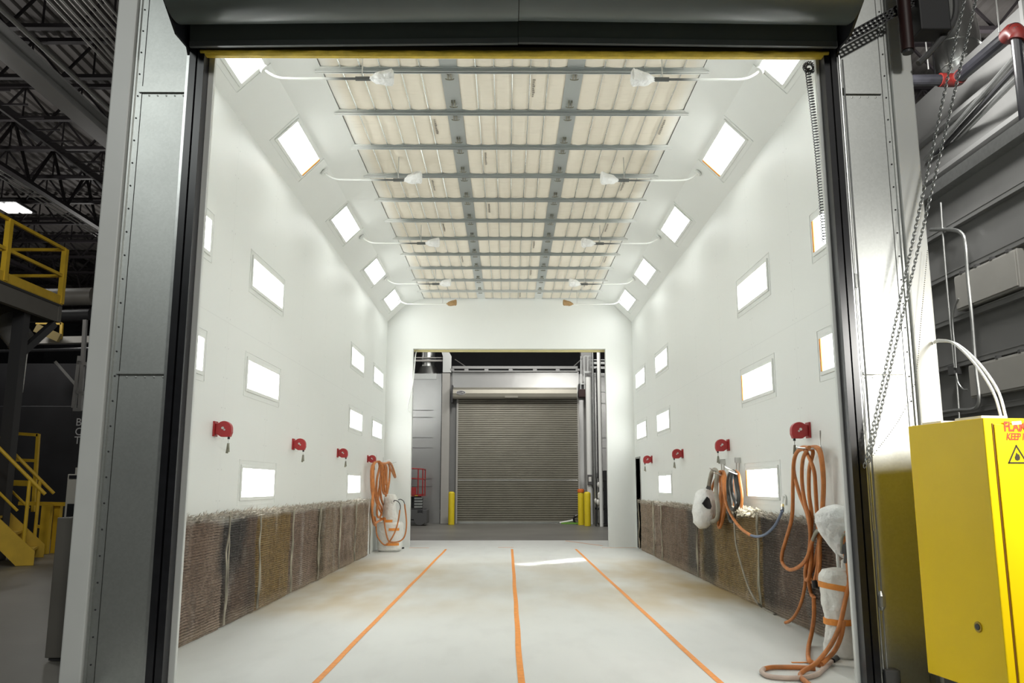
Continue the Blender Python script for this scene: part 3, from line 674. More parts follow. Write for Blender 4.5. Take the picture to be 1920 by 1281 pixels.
# ------------------------------------------------------------------ hoses
def z6(zx, zy): return 1400+zx/2.559, 780+zy/2.559
def hosepts(pts, X, base, jit=.03, floor=.016):
    out = []
    for k, p in enumerate(pts):
        px, py = base(*p[:2]); x = X+(p[2] if len(p) > 2 else jit*noise.noise(Vector((px*.05, py*.05, X*9))))
        q = atx(px, py, x)
        if q.z < floor: q = atz(px, py, floor)
        out.append(q)
    return out
t = thing('hung_hose', 'thick bundle of orange hose on a hook by the entrance, right wall', 'hose', (2.65, 7.0, 0), None)
HB = [[(300, 152), (258, 156), (228, 210), (222, 320), (218, 480), (190, 590), (170, 660), (172, 706), (205, 738), (250, 725), (290, 680), (318, 595), (340, 556)],
      [(275, 154), (238, 180), (226, 260), (252, 370), (290, 470), (305, 560), (300, 650), (282, 740), (285, 785), (300, 770), (312, 640), (300, 500), (276, 400), (265, 300), (270, 210), (292, 158)],
      [(268, 154), (290, 180), (322, 260), (330, 340), (336, 450), (345, 560), (352, 680), (343, 792)],
      [(280, 152), (335, 156), (356, 210), (366, 330), (360, 470), (352, 600), (338, 740), (318, 800), (300, 730), (305, 600), (312, 480), (300, 380), (300, 260), (318, 176), (300, 156)],
      [(290, 152), (345, 154), (364, 220), (371, 330), (366, 440), (354, 560), (330, 690), (300, 780), (308, 850), (322, 870)]]
for k, l in enumerate(HB):
    part('hose_loop', MB().tube(spline(hosepts(l, 2.52+.018*k, z6), 6), .0165, 10), M['hose'], t, smooth=True)
l = hosepts([(283, 770), (277, 830), (260, 900), (232, 958), (205, 985), (186, 992)], 2.55, z6); part('hose_tail', MB().tube(spline(l, 6), .014, 10), M['hose'], t, smooth=True)
fit = hosepts([(318, 595), (335, 558), (356, 548)], 2.51, z6); part('fitting', MB().tube(spline(fit, 4), .017, 10), M['clamp'], t, 'olive brass hose end', smooth=True)
fit = hosepts([(324, 790), (330, 826)], 2.50, z6); part('fitting', MB().tube(fit, .022, 10), M['black'], t, 'black hose coupling', smooth=True)
hk = MB(); a = atx(*z6(284, 160), 2.69); hk.tube(spline([atx(*z6(352, 70), 2.695), atx(*z6(354, 150), 2.695), atx(*z6(340, 158), 2.6), atx(*z6(250, 154), 2.44), atx(*z6(240, 145), 2.43)], 6), .008, 8)
solo('hose_hook', hk, M['steel'], 'steel wall hook carrying the orange hose by the entrance', 'hook', smooth=True)
# hose lying on the floor by the entrance
t = thing('floor_hose', 'orange hose looping over the floor beside the wrapped pumps', 'hose', (2.2, 6.2, 0))
def fl(pts, z=.018): return [atz(*z6(a, b), z) for a, b in pts]
a = hosepts([(322, 870), (323, 960), (312, 1040), (297, 1110)], 2.42, z6)
b = a+[atz(*z6(297, 1168), .03), atz(*z6(320, 1186), .018), atz(*z6(350, 1196), .018)]
part('hose_run', MB().tube(spline(b, 6), .0165, 10), M['hose'], t, smooth=True)
part('hose_run', MB().tube(spline(fl([(330, 1212), (240, 1207), (130, 1206), (82, 1214)]), 6), .016, 10), M['hose'], t, smooth=True)
part('hose_run', MB().tube(spline(fl([(82, 1214), (72, 1228), (95, 1246), (150, 1256), (250, 1258), (330, 1245), (370, 1215), (410, 1178), (440, 1158)]), 6), .016, 10), M['hose_pale'], t, 'pale overspray coated run', smooth=True)
part('hose_end', MB().tube(fl([(412, 1176), (475, 1128)], .024), .019, 10), M['black'], t, 'black hose end', smooth=True)
a = [aty(*z6(474, 520), 6.34), aty(*z6(470, 640), 6.33), aty(*z6(486, 720), 6.32), aty(*z6(489, 800), 6.3), aty(*z6(470, 900), 6.27), aty(*z6(458, 960), 6.24), aty(*z6(438, 1030), 6.2), aty(*z6(400, 1105), 6.12), atz(*z6(335, 1185), .05), atz(*z6(272, 1226), .02), atz(*z6(258, 1250), .018), atz(*z6(290, 1281), .018), atz(*z6(340, 1320), .018)]
part('hose_run', MB().tube(spline(a, 6), .0165, 10), M['hose'], t, smooth=True)
a = [aty(*z6(466, 985), 6.22), aty(*z6(452, 1060), 6.2), aty(*z6(420, 1130), 6.15), atz(*z6(360, 1192), .04)]
part('hose_run', MB().tube(spline(a, 6), .0165, 10), M['hose'], t, smooth=True)
a = [aty(*z6(478, 562), 6.3), aty(*z6(458, 585), 6.28), aty(*z6(456, 640), 6.28), aty(*z6(464, 655), 6.28)]
part('valve', MB().tube(spline(a, 5), .010, 8), M['clamp'], t, 'dark steel hook valve', smooth=True)
m_ = MB(); q = aty(*z6(467, 640), 6.285); m_.box(q, (.05, .03, .07)); m_.cyl(q+Vector((0, 0, -.1)), q+Vector((.02, 0, .05)), .012, 8); part('valve_body', m_, M['rubber'], t, bevel=.006)
p = atz(*z6(262, 1183), .004); solo('tape_scrap', MB().box(p, (.14, .022, .003)), M['orange_tape'], 'small orange tape scrap under the floor hose', 'tape')

# ------------------------------------------------------------------ wrapped pumps
def crumple(prof, c, n=36, wob=.10, seed=0, sx=1, sy=1):
    P = []
    for i in range(len(prof)-1):
        (r0_, z0), (r1_, z1) = prof[i], prof[i+1]
        for k in range(4): P.append((r0_+(r1_-r0_)*k/4, z0+(z1-z0)*k/4))
    P.append(prof[-1]); return MB().lathe(P, c, n, 'Z', wob, seed, sx, sy)
t = thing('wrapped_pump', 'pump wrapped in white plastic with orange tape and a bagged head, standing by the entrance', 'pump', (2.44, 6.42, 0))
cx_, cy_ = 2.46, 6.42
part('plastic_wrap', crumple([(.10, 0), (.125, .03), (.118, .12), (.098, .24), (.105, .30), (.128, .38), (.125, .52), (.122, .60), (.10, .635), (.03, .65)], (cx_, cy_, 0), 36, .12, 3), M['wrap'], t, 'crumpled white plastic wrap', smooth=True)
part('tape_band', MB().lathe([(.133, .492), (.1335, .532), (.130, .534)], (cx_, cy_, 0), 30, 'Z', .03, 1), M['orange_tape'], t, 'orange tape band', smooth=True)
for v in t.children[-1].data.vertices: v.co.z -= .16*(v.co.x)
part('tape_band', MB().lathe([(.113, .245), (.113, .286), (.110, .288)], (cx_, cy_, 0), 30, 'Z', .03, 2), M['orange_tape'], t, 'orange tape band', smooth=True)
part('pole', MB().cyl((cx_+.02, cy_, .58), (cx_+.016, cy_, .80), .012, 10), M['pipe_white'], t, 'white pole')
part('lid_cap', MB().lathe([(.05, .60), (.052, .66), (.048, .70), (.03, .71)], (cx_+.10, cy_+.02, 0), 20), M['white_plastic'], t, 'white cap', smooth=True)
part('tape_band', MB().lathe([(.056, .585), (.057, .625), (.055, .627)], (cx_+.10, cy_+.02, 0), 20), M['orange_tape'], t, 'orange tape band', smooth=True)
hb = MB(); P = [(.02, -.22), (.07, -.17), (.105, -.06), (.135, .05), (.142, .13), (.12, .19), (.06, .225), (.005, .232)]
PP = []
for i in range(len(P)-1):
    for k in range(4): PP.append((P[i][0]+(P[i+1][0]-P[i][0])*k/4, P[i][1]+(P[i+1][1]-P[i][1])*k/4))
hb.lathe(PP+[P[-1]], (0, 0, 0), 32, 'Z', .16, 9)
hb.v = [Matrix.Rotation(-.28, 3, 'Y') @ v for v in hb.v]; hb.v = [Vector((v.x*.98+cx_+.035, v.y*.8+cy_, v.z*.9+.905)) for v in hb.v]
part('bagged_head', hb, M['bag'], t, 'white plastic bag tied over the pump head', smooth=True)
t = thing('wrapped_pump', 'narrow white wrapped pump with three orange tape bands, half hidden by the jamb', 'pump', (2.575, 6.08, 0))
part('plastic_wrap', crumple([(.075, 0), (.095, .05), (.088, .2), (.10, .3), (.095, .45), (.10, .55), (.07, .615), (.02, .63)], (2.575, 6.08, 0), 32, .10, 13), M['wrap'], t, 'crumpled white plastic wrap', smooth=True)
for z in (.20, .47, .585): part('tape_band', MB().lathe([(.103 if z < .5 else .093, z), (.103 if z < .5 else .09, z+.042), (.09, z+.044)], (2.575, 6.08, 0), 26, 'Z', .02, 5), M['orange_tape'], t, 'orange tape band', smooth=True)
m_ = MB(); pp = [atz(*z6(404, 1192), .012), atz(*z6(470, 1160), .012), Vector((2.66, 6.52, .012)), Vector((2.50, 6.02, .012))]
m_.prism([(0, 0), (1, 0), (1, 1), (0, 1)], (0, .012), lambda a, b, e: (pp[0]*(1-a)*(1-b)+pp[1]*a*(1-b)+pp[2]*a*b+pp[3]*(1-a)*b)+Vector((0, 0, e-.011)))
solo('base_board', m_, M['white_plastic'], 'white board on the floor under the wrapped pumps', 'board')

# hoses hung in the middle of the right wall
def z5(zx, zy): return 1280+zx/6.405, 860+zy/6.405
t = thing('hung_hose', 'orange and grey hose bundle beside a holed white bag on the right wall', 'hose', (2.6, 10.2, 0))
for k, l in enumerate([[(450, 160), (425, 190), (370, 300), (345, 415), (385, 420), (410, 300), (440, 170)],
                       [(440, 158), (470, 200), (478, 350), (455, 600), (428, 790), (450, 825), (490, 700), (512, 500), (510, 330), (490, 175), (465, 158)],
                       [(450, 156), (500, 170), (522, 330), (505, 560), (465, 780), (440, 800), (430, 700), (450, 480), (455, 300), (440, 180)],
                       [(430, 160), (440, 260), (490, 380), (495, 520), (470, 660), (440, 780)]]):
    part('hose_loop', MB().tube(spline(hosepts(l, 2.52+.02*k, z5), 5), .017, 8), M['hose'], t, smooth=True)
part('hose_loop', MB().tube(spline(hosepts([(308, 372), (330, 250), (355, 160), (390, 135), (412, 190), (402, 330), (408, 450), (425, 600), (405, 735), (300, 758)], 2.46, z5, .01), 6), .026, 10), M['hose_grey'], t, 'grey ribbed hose', smooth=True)
part('hose_end', MB().tube(hosepts([(296, 382), (314, 350)], 2.455, z5, 0), .03, 10), M['rubber'], t)
t2 = thing('holed_bag', 'white plastic bag with a black hole hanging beside the orange hoses, right wall', 'bag', (2.5, 10.5, 1.2))
cc = atx(*z5(262, 600), 2.40)
b = MB(); P = [(.01, -.26), (.10, -.22), (.16, -.10), (.19, .03), (.175, .14), (.11, .215), (.04, .25), (.01, .26)]; PP = []
for i in range(len(P)-1):
    for k in range(4): PP.append((P[i][0]+(P[i+1][0]-P[i][0])*k/4, P[i][1]+(P[i+1][1]-P[i][1])*k/4))
b.lathe(PP+[P[-1]], (0, 0, 0), 32, 'Z', .14, 21); b.v = [Matrix.Rotation(.35, 3, 'Y') @ v for v in b.v]
b.v = [cc+Vector((v.x*.82, v.y*.7, v.z*.98)) for v in b.v]; part('bag', b, M['bag'], t2, smooth=True)
hl = atx(*z5(305, 545), 2.40); hl.y = cc.y-.145
m_ = MB(); pl = [(-.062, .005), (.0, .085), (.028, .06), (.05, -.03), (.035, -.062), (.0, -.06), (-.03, -.04)]
m_.prism(pl, (-.02, .01), lambda a, b, e: hl+Vector((a, e, b))); part('opening', m_, M['black'], t2, 'black opening')
t = thing('hung_hose', 'black and orange hose bundle on the hook left of the low light panel', 'hose', (2.6, 9.7, 0))
for k, l in enumerate([[(600, 158), (560, 190), (542, 300), (552, 450), (575, 580), (615, 612), (640, 560), (600, 430), (585, 300), (600, 180)],
                       [(585, 165), (550, 260), (545, 400), (560, 540), (600, 606)], [(605, 150), (640, 190), (672, 340), (680, 480), (655, 580), (610, 612)],
                       [(595, 150), (628, 220), (655, 360), (668, 480), (640, 600), (620, 700), (600, 760), (570, 740), (548, 640)]]):
    part('hose_loop', MB().tube(spline(hosepts(l, 2.50+.015*k, z5), 5), .019, 8), M['hose_black'], t, 'black hose', smooth=True)
part('hose_loop', MB().tube(spline(hosepts([(640, 150), (672, 190), (692, 300), (712, 450), (706, 596)], 2.55, z5), 5), .017, 8), M['hose'], t, 'orange hose', smooth=True)
part('hose_loop', MB().tube(spline(hosepts([(610, 170), (596, 300), (610, 420), (622, 580)], 2.56, z5), 5), .014, 8), M['hose'], t, 'orange hose', smooth=True)
t = thing('drooping_hose', 'long hose drooping over the right mats, orange turning blue at its wall fitting', 'hose', (2.55, 9.3, 0))
part('orange_run', MB().tube(spline(hosepts([(480, 200), (490, 360), (530, 560), (600, 710), (700, 840), (822, 926)], 2.50, z5, .01), 6), .016, 8), M['hose'], t, 'orange hose run', smooth=True)
part('blue_run', MB().tube(spline(hosepts([(818, 924), (900, 938), (1000, 908), (1100, 815), (1170, 690), (1194, 630)], 2.50, z5, .01), 6), .013, 8), M['hose_blue'], t, 'blue hose run', smooth=True)
fp = [atx(*z5(1194, 632), 2.56), atx(*z5(1198, 560), 2.64)]
part('fitting', MB().tube([fp[0], (fp[0]+fp[1])/2], .018, 8), M['hose_black'], t, 'black fitting'); part('fitting', MB().tube([(fp[0]+fp[1])/2, fp[1]], .016, 8), M['yellow'], t, 'brass fitting')
part('wall_pipe', MB().tube(spline([fp[1], atx(*z5(1200, 520), 2.66), atx(*z5(1215, 450), 2.685), atx(*z5(1236, 460), 2.69), atx(*z5(1240, 560), 2.69)], 5), .010, 8), M['pipe_white'], t, 'white painted pipe', smooth=True)
t = thing('hanging_hose_tail', 'thin brown hose hanging down over the ochre mat to the floor', 'hose', (2.55, 9.2, 0))
l = [atx(1376, 965, 2.58), atx(1377, 985, 2.56), atx(1380, 1020, 2.56), atx(1390, 1060, 2.56), atx(1403, 1100, 2.56), atx(1418, 1128, 2.56), atz(1432, 1141, .012), atz(1452, 1152, .012)]
part('hose_run', MB().tube(spline(l, 5), .011, 8), M['hose_grey'], t, smooth=True)
for i, (px, py, nm) in enumerate(((1355, 866, 'above the orange bundle'), (1383, 863, 'above the black bundle'))):
    b = MB(); a = atx(px, py, 2.67); b.tube([atx(px-2, py, 2.685), atx(px-2, py+22, 2.685), atx(px-6, py+22, 2.50), atx(px-24, py+12, 2.36)], .007, 6); b.tube([atx(px+3, py, 2.685), atx(px+3, py+24, 2.685), atx(px-2, py+26, 2.50), atx(px-16, py+20, 2.38)], .007, 6); b.box(a, (.06, .05, .06))
    solo('hose_hook', b, M['steel'], f'double steel hose hook {nm} on the right wall', 'hook', 'right wall hose hooks', smooth=True)

# left rear hose bundle and wrapped drum
def z8(zx, zy): return 660+zx/5.336, 820+zy/5.336
t = thing('hung_hose', 'orange hose bundle on hooks in the rear corner, left wall', 'hose', (-2.5, 16.5, 0))
for k, l in enumerate([[(255, 243), (222, 255), (195, 320), (195, 500), (212, 640), (198, 740), (214, 850), (236, 880), (225, 800)],
                       [(245, 245), (218, 270), (214, 420), (226, 560), (250, 660), (290, 750), (326, 800)],
                       [(265, 245), (275, 300), (250, 420), (245, 560), (268, 650), (300, 720), (280, 800), (250, 770), (262, 600), (285, 430), (290, 270), (270, 245)],
                       [(275, 245), (300, 300), (280, 450), (290, 600), (320, 700), (330, 790), (270, 838), (218, 850), (200, 700), (212, 520), (205, 330), (230, 250)],
                       [(320, 262), (345, 300), (345, 400), (350, 560), (338, 586), (350, 560), (372, 440), (378, 310), (362, 258)],
                       [(300, 262), (312, 330), (318, 400), (330, 470), (338, 400), (330, 300), (318, 262)],
                       [(292, 265), (300, 420), (310, 540), (330, 560), (318, 450), (312, 330)],
                       [(290, 262), (340, 262), (372, 253), (402, 290), (432, 388), (426, 396), (405, 350), (378, 300)]]):
    X = -2.50+.015*k if k < 4 else -2.44+.01*k
    part('hose_loop', MB().tube(spline(hosepts(l, X, z8, .02), 5), .022, 8), M['hose'], t, smooth=True)
t = thing('wrapped_drum', 'white plastic wrapped drum with orange tape and wrapped pump in the rear corner', 'drum', (-2.31, 16.75, 0))
cx_, cy_ = -2.31, 16.75
part('drum_wrap', crumple([(.21, 0), (.245, .03), (.255, .2), (.27, .4), (.265, .52), (.22, .56), (.05, .575)], (cx_, cy_, 0), 36, .08, 4), M['wrap'], t, 'crumpled white plastic', smooth=True)
part('pump_wrap', crumple([(.13, .55), (.15, .62), (.135, .75), (.125, .9), (.13, 1.02), (.10, 1.09), (.02, 1.1)], (cx_-.01, cy_, 0), 30, .12, 8), M['wrap'], t, 'wrapped pump head', smooth=True)
for (dx, dz, ww) in ((.12, .40, .22), (.10, .12, .26), (-.12, .60, .14), (0, .56, .16)):
    g = MB().grid(8, 1, lambda u, v: Vector((cx_+.275*math.sin((dx+ww*(u-.5))/.275), cy_-.284*math.cos((dx+ww*(u-.5))/.275), dz+.05*v)))
    part('tape_strip', g, M['orange_tape'], t, 'orange tape', smooth=True)
Y_ = 16.42
t = thing('drum_hose', 'pair of brown hoses with black ends looping in front of the wrapped drum', 'hose', (-2.3, Y_, 0))
def hy(l, Y): return [aty(*z8(a, b), Y) for a, b in l]
part('hose_loop', MB().tube(spline(hy([(240, 880), (250, 980), (300, 1060), (350, 1072), (420, 970), (460, 850), (478, 730)], Y_), 5), .014, 8), M['hose'], t, smooth=True)
part('hose_loop', MB().tube(spline(hy([(320, 800), (330, 900), (358, 1020), (392, 1050), (480, 1040), (530, 980), (545, 850), (526, 670)], Y_), 5), .014, 8), M['hose'], t, smooth=True)
part('hose_end', MB().tube(spline(hy([(476, 745), (484, 690), (462, 645), (425, 632), (418, 650)], Y_), 5), .008, 6), M['black'], t, 'thin black wire', smooth=True)
part('hose_end', MB().tube(spline(hy([(527, 672), (515, 640), (485, 622), (462, 628)], Y_), 5), .008, 6), M['black'], t, 'thin black wire', smooth=True)
b = MB(); q = atz(*z8(470, 1110), .02); b.bar(q+Vector((-.07, -.03, 0)), q+Vector((.09, .06, .0)), .035, .03); solo('black_nozzle', b, M['black'], 'small black nozzle on the floor before the wrapped drum', 'nozzle')
for zx, zy, nm in ((250, 238, 'nearer'), (320, 258, 'farther')):
    b = MB(); a = atx(*z8(zx, zy), -2.60); b.tube([a+Vector((-.015, 0, .12)), a+Vector((-.012, 0, 0)), a+Vector((.10, 0, -.02)), a+Vector((.26, 0, .02))], .008, 6)
    solo('hose_hook', b, M['steel'], f'steel hose hook on the left wall, {nm} the rear corner of two' if nm == 'nearer' else 'steel hose hook deepest in the rear corner, left wall', 'hook', 'left wall hose hooks')

# coiled cord at the right edge of the opening
c0, c1 = aty(1514, 128, 5.725), aty(1546, 452, 5.725)
pts = []; N = 62; d = c1-c0; n1 = Vector((0, 1, 0)); n2 = d.normalized().cross(n1)
for k in range(N*8+1):
    a = 2*PI*k/8; f_ = k/(N*8); pts.append(c0+d*f_+(n1*math.cos(a)+n2*math.sin(a))*.019+n2*.012*math.sin(f_*PI))
t = thing('coiled_cord', 'black coiled cord hanging inside the opening, right jamb', 'cord', c1)
part('coil', MB().tube(pts, .0042, 5), M['black'], t, smooth=True)
cc = c0+Vector((.015, 0, .005)); pts = []
for k in range(18*8+1):
    a = 2*PI*k/(18*8); b_ = 2*PI*k/8; cdir = Vector((math.cos(a), 0, math.sin(a))); pts.append(cc+cdir*(.035+.014*math.cos(b_))+Vector((0, .014*math.sin(b_), 0)))
part('coil_ring', MB().tube(pts, .004, 5), M['black'], t, smooth=True)

# ------------------------------------------------------------------ hand chains
def chain(p, q, pitch, r, name_mb):
    d = q-p; L = d.length; t_ = d.normalized(); u = t_.orthogonal().normalized(); v = t_.cross(u); n = int(L/pitch)
    for k in range(n+1):
        c = p+t_*(k*pitch); a = u if k % 2 else v; l = pitch*.78; w_ = pitch*.36
        ring = [c+t_*(l*math.cos(2*PI*j/10))+a*(w_*math.sin(2*PI*j/10)) for j in range(10)]
        name_mb.tube(ring, r, 5, True)
t = thing('hand_chain', 'long double steel hand chain slanting down across the right booth front', 'chain', (2.4, 5.45, 1.36))
for (ax, ay), (bx, by) in (((1808, 0), (1622, 872)), ((1830, 0), (1630, 862))):
    p, q = aty(bx, by, 5.48), aty(ax, ay, 5.44); q = p+(q-p)*1.15
    m_ = MB(); chain(p, q, .028, .0033, m_); part('chain_strand', m_, M['conduit'], t, smooth=True)
t = thing('bead_chain', 'thin pull chain hanging beside the hand chain in front of the white post', 'chain', (2.8, 5.52, 1.3))
m_ = MB(); pl = spline([aty(1739, 470, 5.54), aty(1728, 590, 5.54), aty(1716, 712, 5.54), aty(1690, 780, 5.53), aty(1640, 850, 5.52), aty(1628, 866, 5.50)], 10)
for k in range(len(pl)-1):
    a, b_ = pl[k], pl[k+1]; n = max(1, int((b_-a).length/.014))
    for j in range(n): m_.lathe([(.0004, -.005), (.0045, 0), (.0004, .005)], a+(b_-a)*(j/n), 6)
part('beads', m_, M['conduit'], t, smooth=True)
# conduits beside the right guide
t = thing('door_conduit', 'thin steel conduits with a junction box running down beside the right door guide', 'conduit', (2.41, 5.58, 0))
part('tube', MB().tube(spline([(2.401, 5.585, .08), (2.401, 5.585, .65), (2.407, 5.585, .95), (2.398, 5.585, 1.3), (2.401, 5.585, 4.35)], 5), .0085, 8), M['conduit'], t, smooth=True)
part('tube', MB().tube([(2.427, 5.585, .10), (2.425, 5.585, 4.3)], .0065, 8), M['conduit'], t, smooth=True)
part('coupling', MB().cyl((2.401, 5.585, 2.60), (2.401, 5.585, 2.70), .016, 10), M['conduit'], t)
part('junction_body', MB().lathe([(.012, .46), (.026, .485), (.026, .55), (.012, .58)], (2.42, 5.585, 0), 12), M['conduit'], t)
part('base_box', MB().mm((2.395, 5.54, .0), (2.49, 5.62, .10)), M['rubber'], t, bevel=.006)

# ------------------------------------------------------------------ flammables cabinet
t = thing('flammables_cabinet', 'tall yellow flammable storage cabinet with red warning lettering, right foreground', 'cabinet', (2.575, 4.5, 0))
A0 = Vector((2.575, 4.5, 0)); ux = Vector((.990, .139, 0)); uy = Vector((-.139, .990, 0)); uz = Vector((0, 0, 1))
def cb(m_, a, b): 
    R_ = Matrix((ux, uy, uz)).transposed(); c_ = [(a[i]+b[i])/2 for i in range(3)]
    m_.box(A0+ux*c_[0]+uy*c_[1]+uz*c_[2], [abs(b[i]-a[i]) for i in range(3)], R_); return m_
W_, D_, Z0_, Z1_ = .90, .67, .165, 1.616
part('body', cb(MB(), (0, 0, Z0_), (W_, D_, Z1_)), M['cab'], t, bevel=.006)
part('base_frame', cb(MB(), (.06, .06, 0), (W_-.06, D_-.06, Z0_)), M['dark'], t, 'dark recessed base')
part('door_gap', cb(MB(), (.047, -.004, Z0_+.03), (.054, .003, Z1_-.03)), M['cab_dark'], t, 'dark gap beside the door')
dr = part('cabinet_door', cb(MB(), (.054, -.012, Z0_+.03), (.48, .0, Z1_-.035)), M['cab'], t, bevel=.003)
part('cabinet_door', cb(MB(), (.487, -.012, Z0_+.03), (.91, .0, Z1_-.035)), M['cab'], t, bevel=.003)
v = MB(); vp = A0+uy*.19+uz*.50; v.tube([vp-ux*.006, vp+ux*.002], .028, 20); part('vent_bung', v, mat('brass_ring', (.35, .24, .02), .35, .4), t, 'round vent bung')
v = MB(); v.tube([vp-ux*.009, vp-ux*.004], .017, 16); part('vent_hole', v, M['dark'], t, 'dark vent hole')
def face(u, z): return A0+ux*u-uy*.0135+uz*z
def facem(u, z):
    p = face(u, z); R_ = Matrix((ux, uz, -uy)).transposed().to_4x4(); return Matrix.Translation(p) @ R_
text_mesh('lettering', 'FLAMMABLE', .072, M['label_red'], dr, facem(.108, 1.545) @ Matrix.Diagonal((.78, 1, 1, 1)), 'LEFT', 0, .0025)
text_mesh('lettering', 'KEEP FIRE AWAY', .0505, M['label_red'], dr, facem(.116, 1.498) @ Matrix.Diagonal((.78, 1, 1, 1)), 'LEFT', .25, .0015)
tri = MB(); a_, b_, c_ = (.118, 1.374), (.226, 1.374), (.172, 1.466)
def tl(p, q, w_=.008): tri.bar(face(*p), face(*q), .0015, w_) if False else tri.bar(face(*p), face(*q), w_, .0012)
for p, q in ((a_, b_), (b_, c_), (c_, a_)):
    P_, Q_ = face(*p), face(*q); dd = (Q_-P_).normalized(); nn = dd.cross(uy)*.0042
    tri.add([P_-nn-dd*.004, P_+nn-dd*.004, Q_+nn+dd*.004, Q_-nn+dd*.004], [(0, 1, 2, 3)])
fl_ = [(.172, 1.386), (.159, 1.390), (.156, 1.404), (.164, 1.419), (.169, 1.431), (.177, 1.419), (.182, 1.422), (.188, 1.404), (.184, 1.390)]
tri.add([face(*p) for p in fl_], [tuple(range(len(fl_)))])
part('warning_triangle', tri, M['label_black'], dr, 'black warning triangle with a flame')
for k, (zz, x0_, x1_) in enumerate(((1.449, .29, .39), (1.433, .22, .41), (1.419, .22, .41), (1.401, .285, .39), (1.384, .275, .40))):
    m_ = MB(); x = x0_
    while x < x1_:
        l_ = random.uniform(.008, .022); m_.add([face(x, zz), face(x+l_, zz), face(x+l_, zz+.006), face(x, zz+.006)], [(0, 1, 2, 3)]); x += l_+.004
    part('small_print', m_, M['label_red'], dr, 'line of small red print')
m_ = MB(); m_.add([face(.158, 1.596)+Vector((0, -.001, 0)), face(.216, 1.600)+Vector((0, -.001, 0)), face(.217, 1.582)+Vector((0, -.001, 0)), face(.160, 1.577)+Vector((0, -.001, 0))], [(0, 1, 2, 3)])
part('paper_scrap', m_, M['paper'], dr, 'torn white paper scrap over the lettering')
b = MB(); cb(b, (.03, .05, Z1_+.001), (.18, .27, Z1_+.016)); solo('paper_stack', b, M['paper'], 'white papers lying on the front of the yellow cabinet top', 'paper')
b = MB(); cb(b, (.05, .42, Z1_+.001), (.24, .6, Z1_+.016)); solo('paper_stack', b, M['paper'], 'white papers lying toward the back of the yellow cabinet top', 'paper')
t = thing('tubing', 'pair of white plastic tubes arching from the white post down to the yellow cabinet', 'tube', (3.0, 5.3, 1.6))
for k, dx in enumerate((0, 9)):
    l = [aty(1752, 641+k*2, 5.57), aty(1762, 638+k*2, 5.5), aty(1790+dx*.4, 645, 5.3), aty(1830+dx*.6, 685-k*4, 5.12), aty(1862+dx*.9, 735-k*4, 4.98), aty(1876+dx, 779, 4.9), aty(1877+dx, 788, 4.9)]
    part('plastic_tube', MB().tube(spline(l, 8), .0085, 8), M['tubing'], t, smooth=True)

# ------------------------------------------------------------------ right hall: enclosure wall, conduits, pipes, ducts
XE = 5.2
t = thing('wall_right_enclosure', 'grey ribbed metal enclosure wall beyond the yellow cabinet', 'wall', (XE, 14, 0), None, 'structure')
part('wall_sheet', MB().mm((XE, 6.9, 0), (XE+.1, 26, 4.78)), M['panel_grey'], t)
part('upper_sheet', MB().mm((XE+.7, 6.9, 4.7), (XE+.8, 26, 6.7)), M['panel_grey2'], t, 'bright upper sheet')
part('roof_sheet', MB().mm((XE, 6.9, 4.74), (XE+.75, 26, 4.79)), M['panel_grey'], t)
for z in (2.08, 2.62, 3.14, 3.67, 4.22): part('rib', MB().mm((XE-.07, 6.9, z-.03), (XE, 26, z+.02)).mm((XE-.075, 6.9, z+.02), (XE-.045, 26, z+.035)), M['panel_grey'], t)
part('top_angle', MB().mm((XE-.13, 6.9, 4.68), (XE+.05, 26, 4.72)).mm((XE-.13, 6.9, 4.72), (XE-.11, 26, 4.82)), M['conduit'], t, 'bright top angle')
for y in (8.6, 11.5, 14.5): part('stiffener', MB().mm((XE+.62, y, 4.8), (XE+.7, y+.06, 6.7)), M['panel_grey'], t)
for z in (5.4, 6.0): part('stiffener', MB().mm((XE+.60, 6.9, z), (XE+.7, 26, z+.06)), M['panel_grey'], t)
def fixbox(y0, y1, z0, z1, lab):
    t = thing('fixture_housing', lab, 'light housing', (XE-.05, (y0+y1)/2, z0), 'light housings on the enclosure')
    part('box', MB().mm((XE-.11, y0, z0), (XE-.001, y1, z1)), M['fix_back'], t, bevel=.006)
    part('cover', MB().mm((XE-.125, y0+.02, z0+.02), (XE-.11, y1-.02, z1-.02)), M['fix_back'], t, bevel=.004)
    for k in range(4): part('clip', MB().mm((XE-.12, y0+.15+k*(y1-y0-.3)/3-.02, z1-.001), (XE-.07, y0+.15+k*(y1-y0-.3)/3+.02, z1+.03)), M['rubber'], t)
fixbox(8.02, 9.20, 3.20, 3.60, 'beige light housing on the grey enclosure wall, upper of two')
fixbox(7.6, 9.08, 2.20, 2.56, 'beige light housing on the grey enclosure wall, lower of two')
def wallpipe(pts, r, lab):
    return solo('wall_conduit', MB().tube(spline([atx(a, b, XE-.13) for a, b in pts], 6), r, 8), M['conduit'], lab, 'conduit', 'conduits on the enclosure', smooth=True)
wallpipe([(1745, 431), (1785, 431), (1802, 437), (1810, 455), (1815, 520), (1823, 600), (1830, 690), (1836, 740), (1834, 760), (1822, 768), (1790, 770), (1745, 778)], .022, 'bent steel conduit dropping past the beige housings on the enclosure wall')
wallpipe([(1764, 380), (1768, 440), (1776, 540), (1785, 640), (1790, 690)], .012, 'thin straight conduit running down into the small junction box')
wallpipe([(1797, 560), (1790, 575), (1786, 600), (1790, 650), (1793, 690)], .010, 'thin conduit curving from the upper beige housing to the junction box')
wallpipe([(1793, 700), (1797, 718), (1806, 730), (1815, 731)], .010, 'short flexible conduit from the junction box to the lower housing')
wallpipe([(1793, 700), (1796, 740), (1800, 800)], .012, 'thin conduit running down below the junction box')
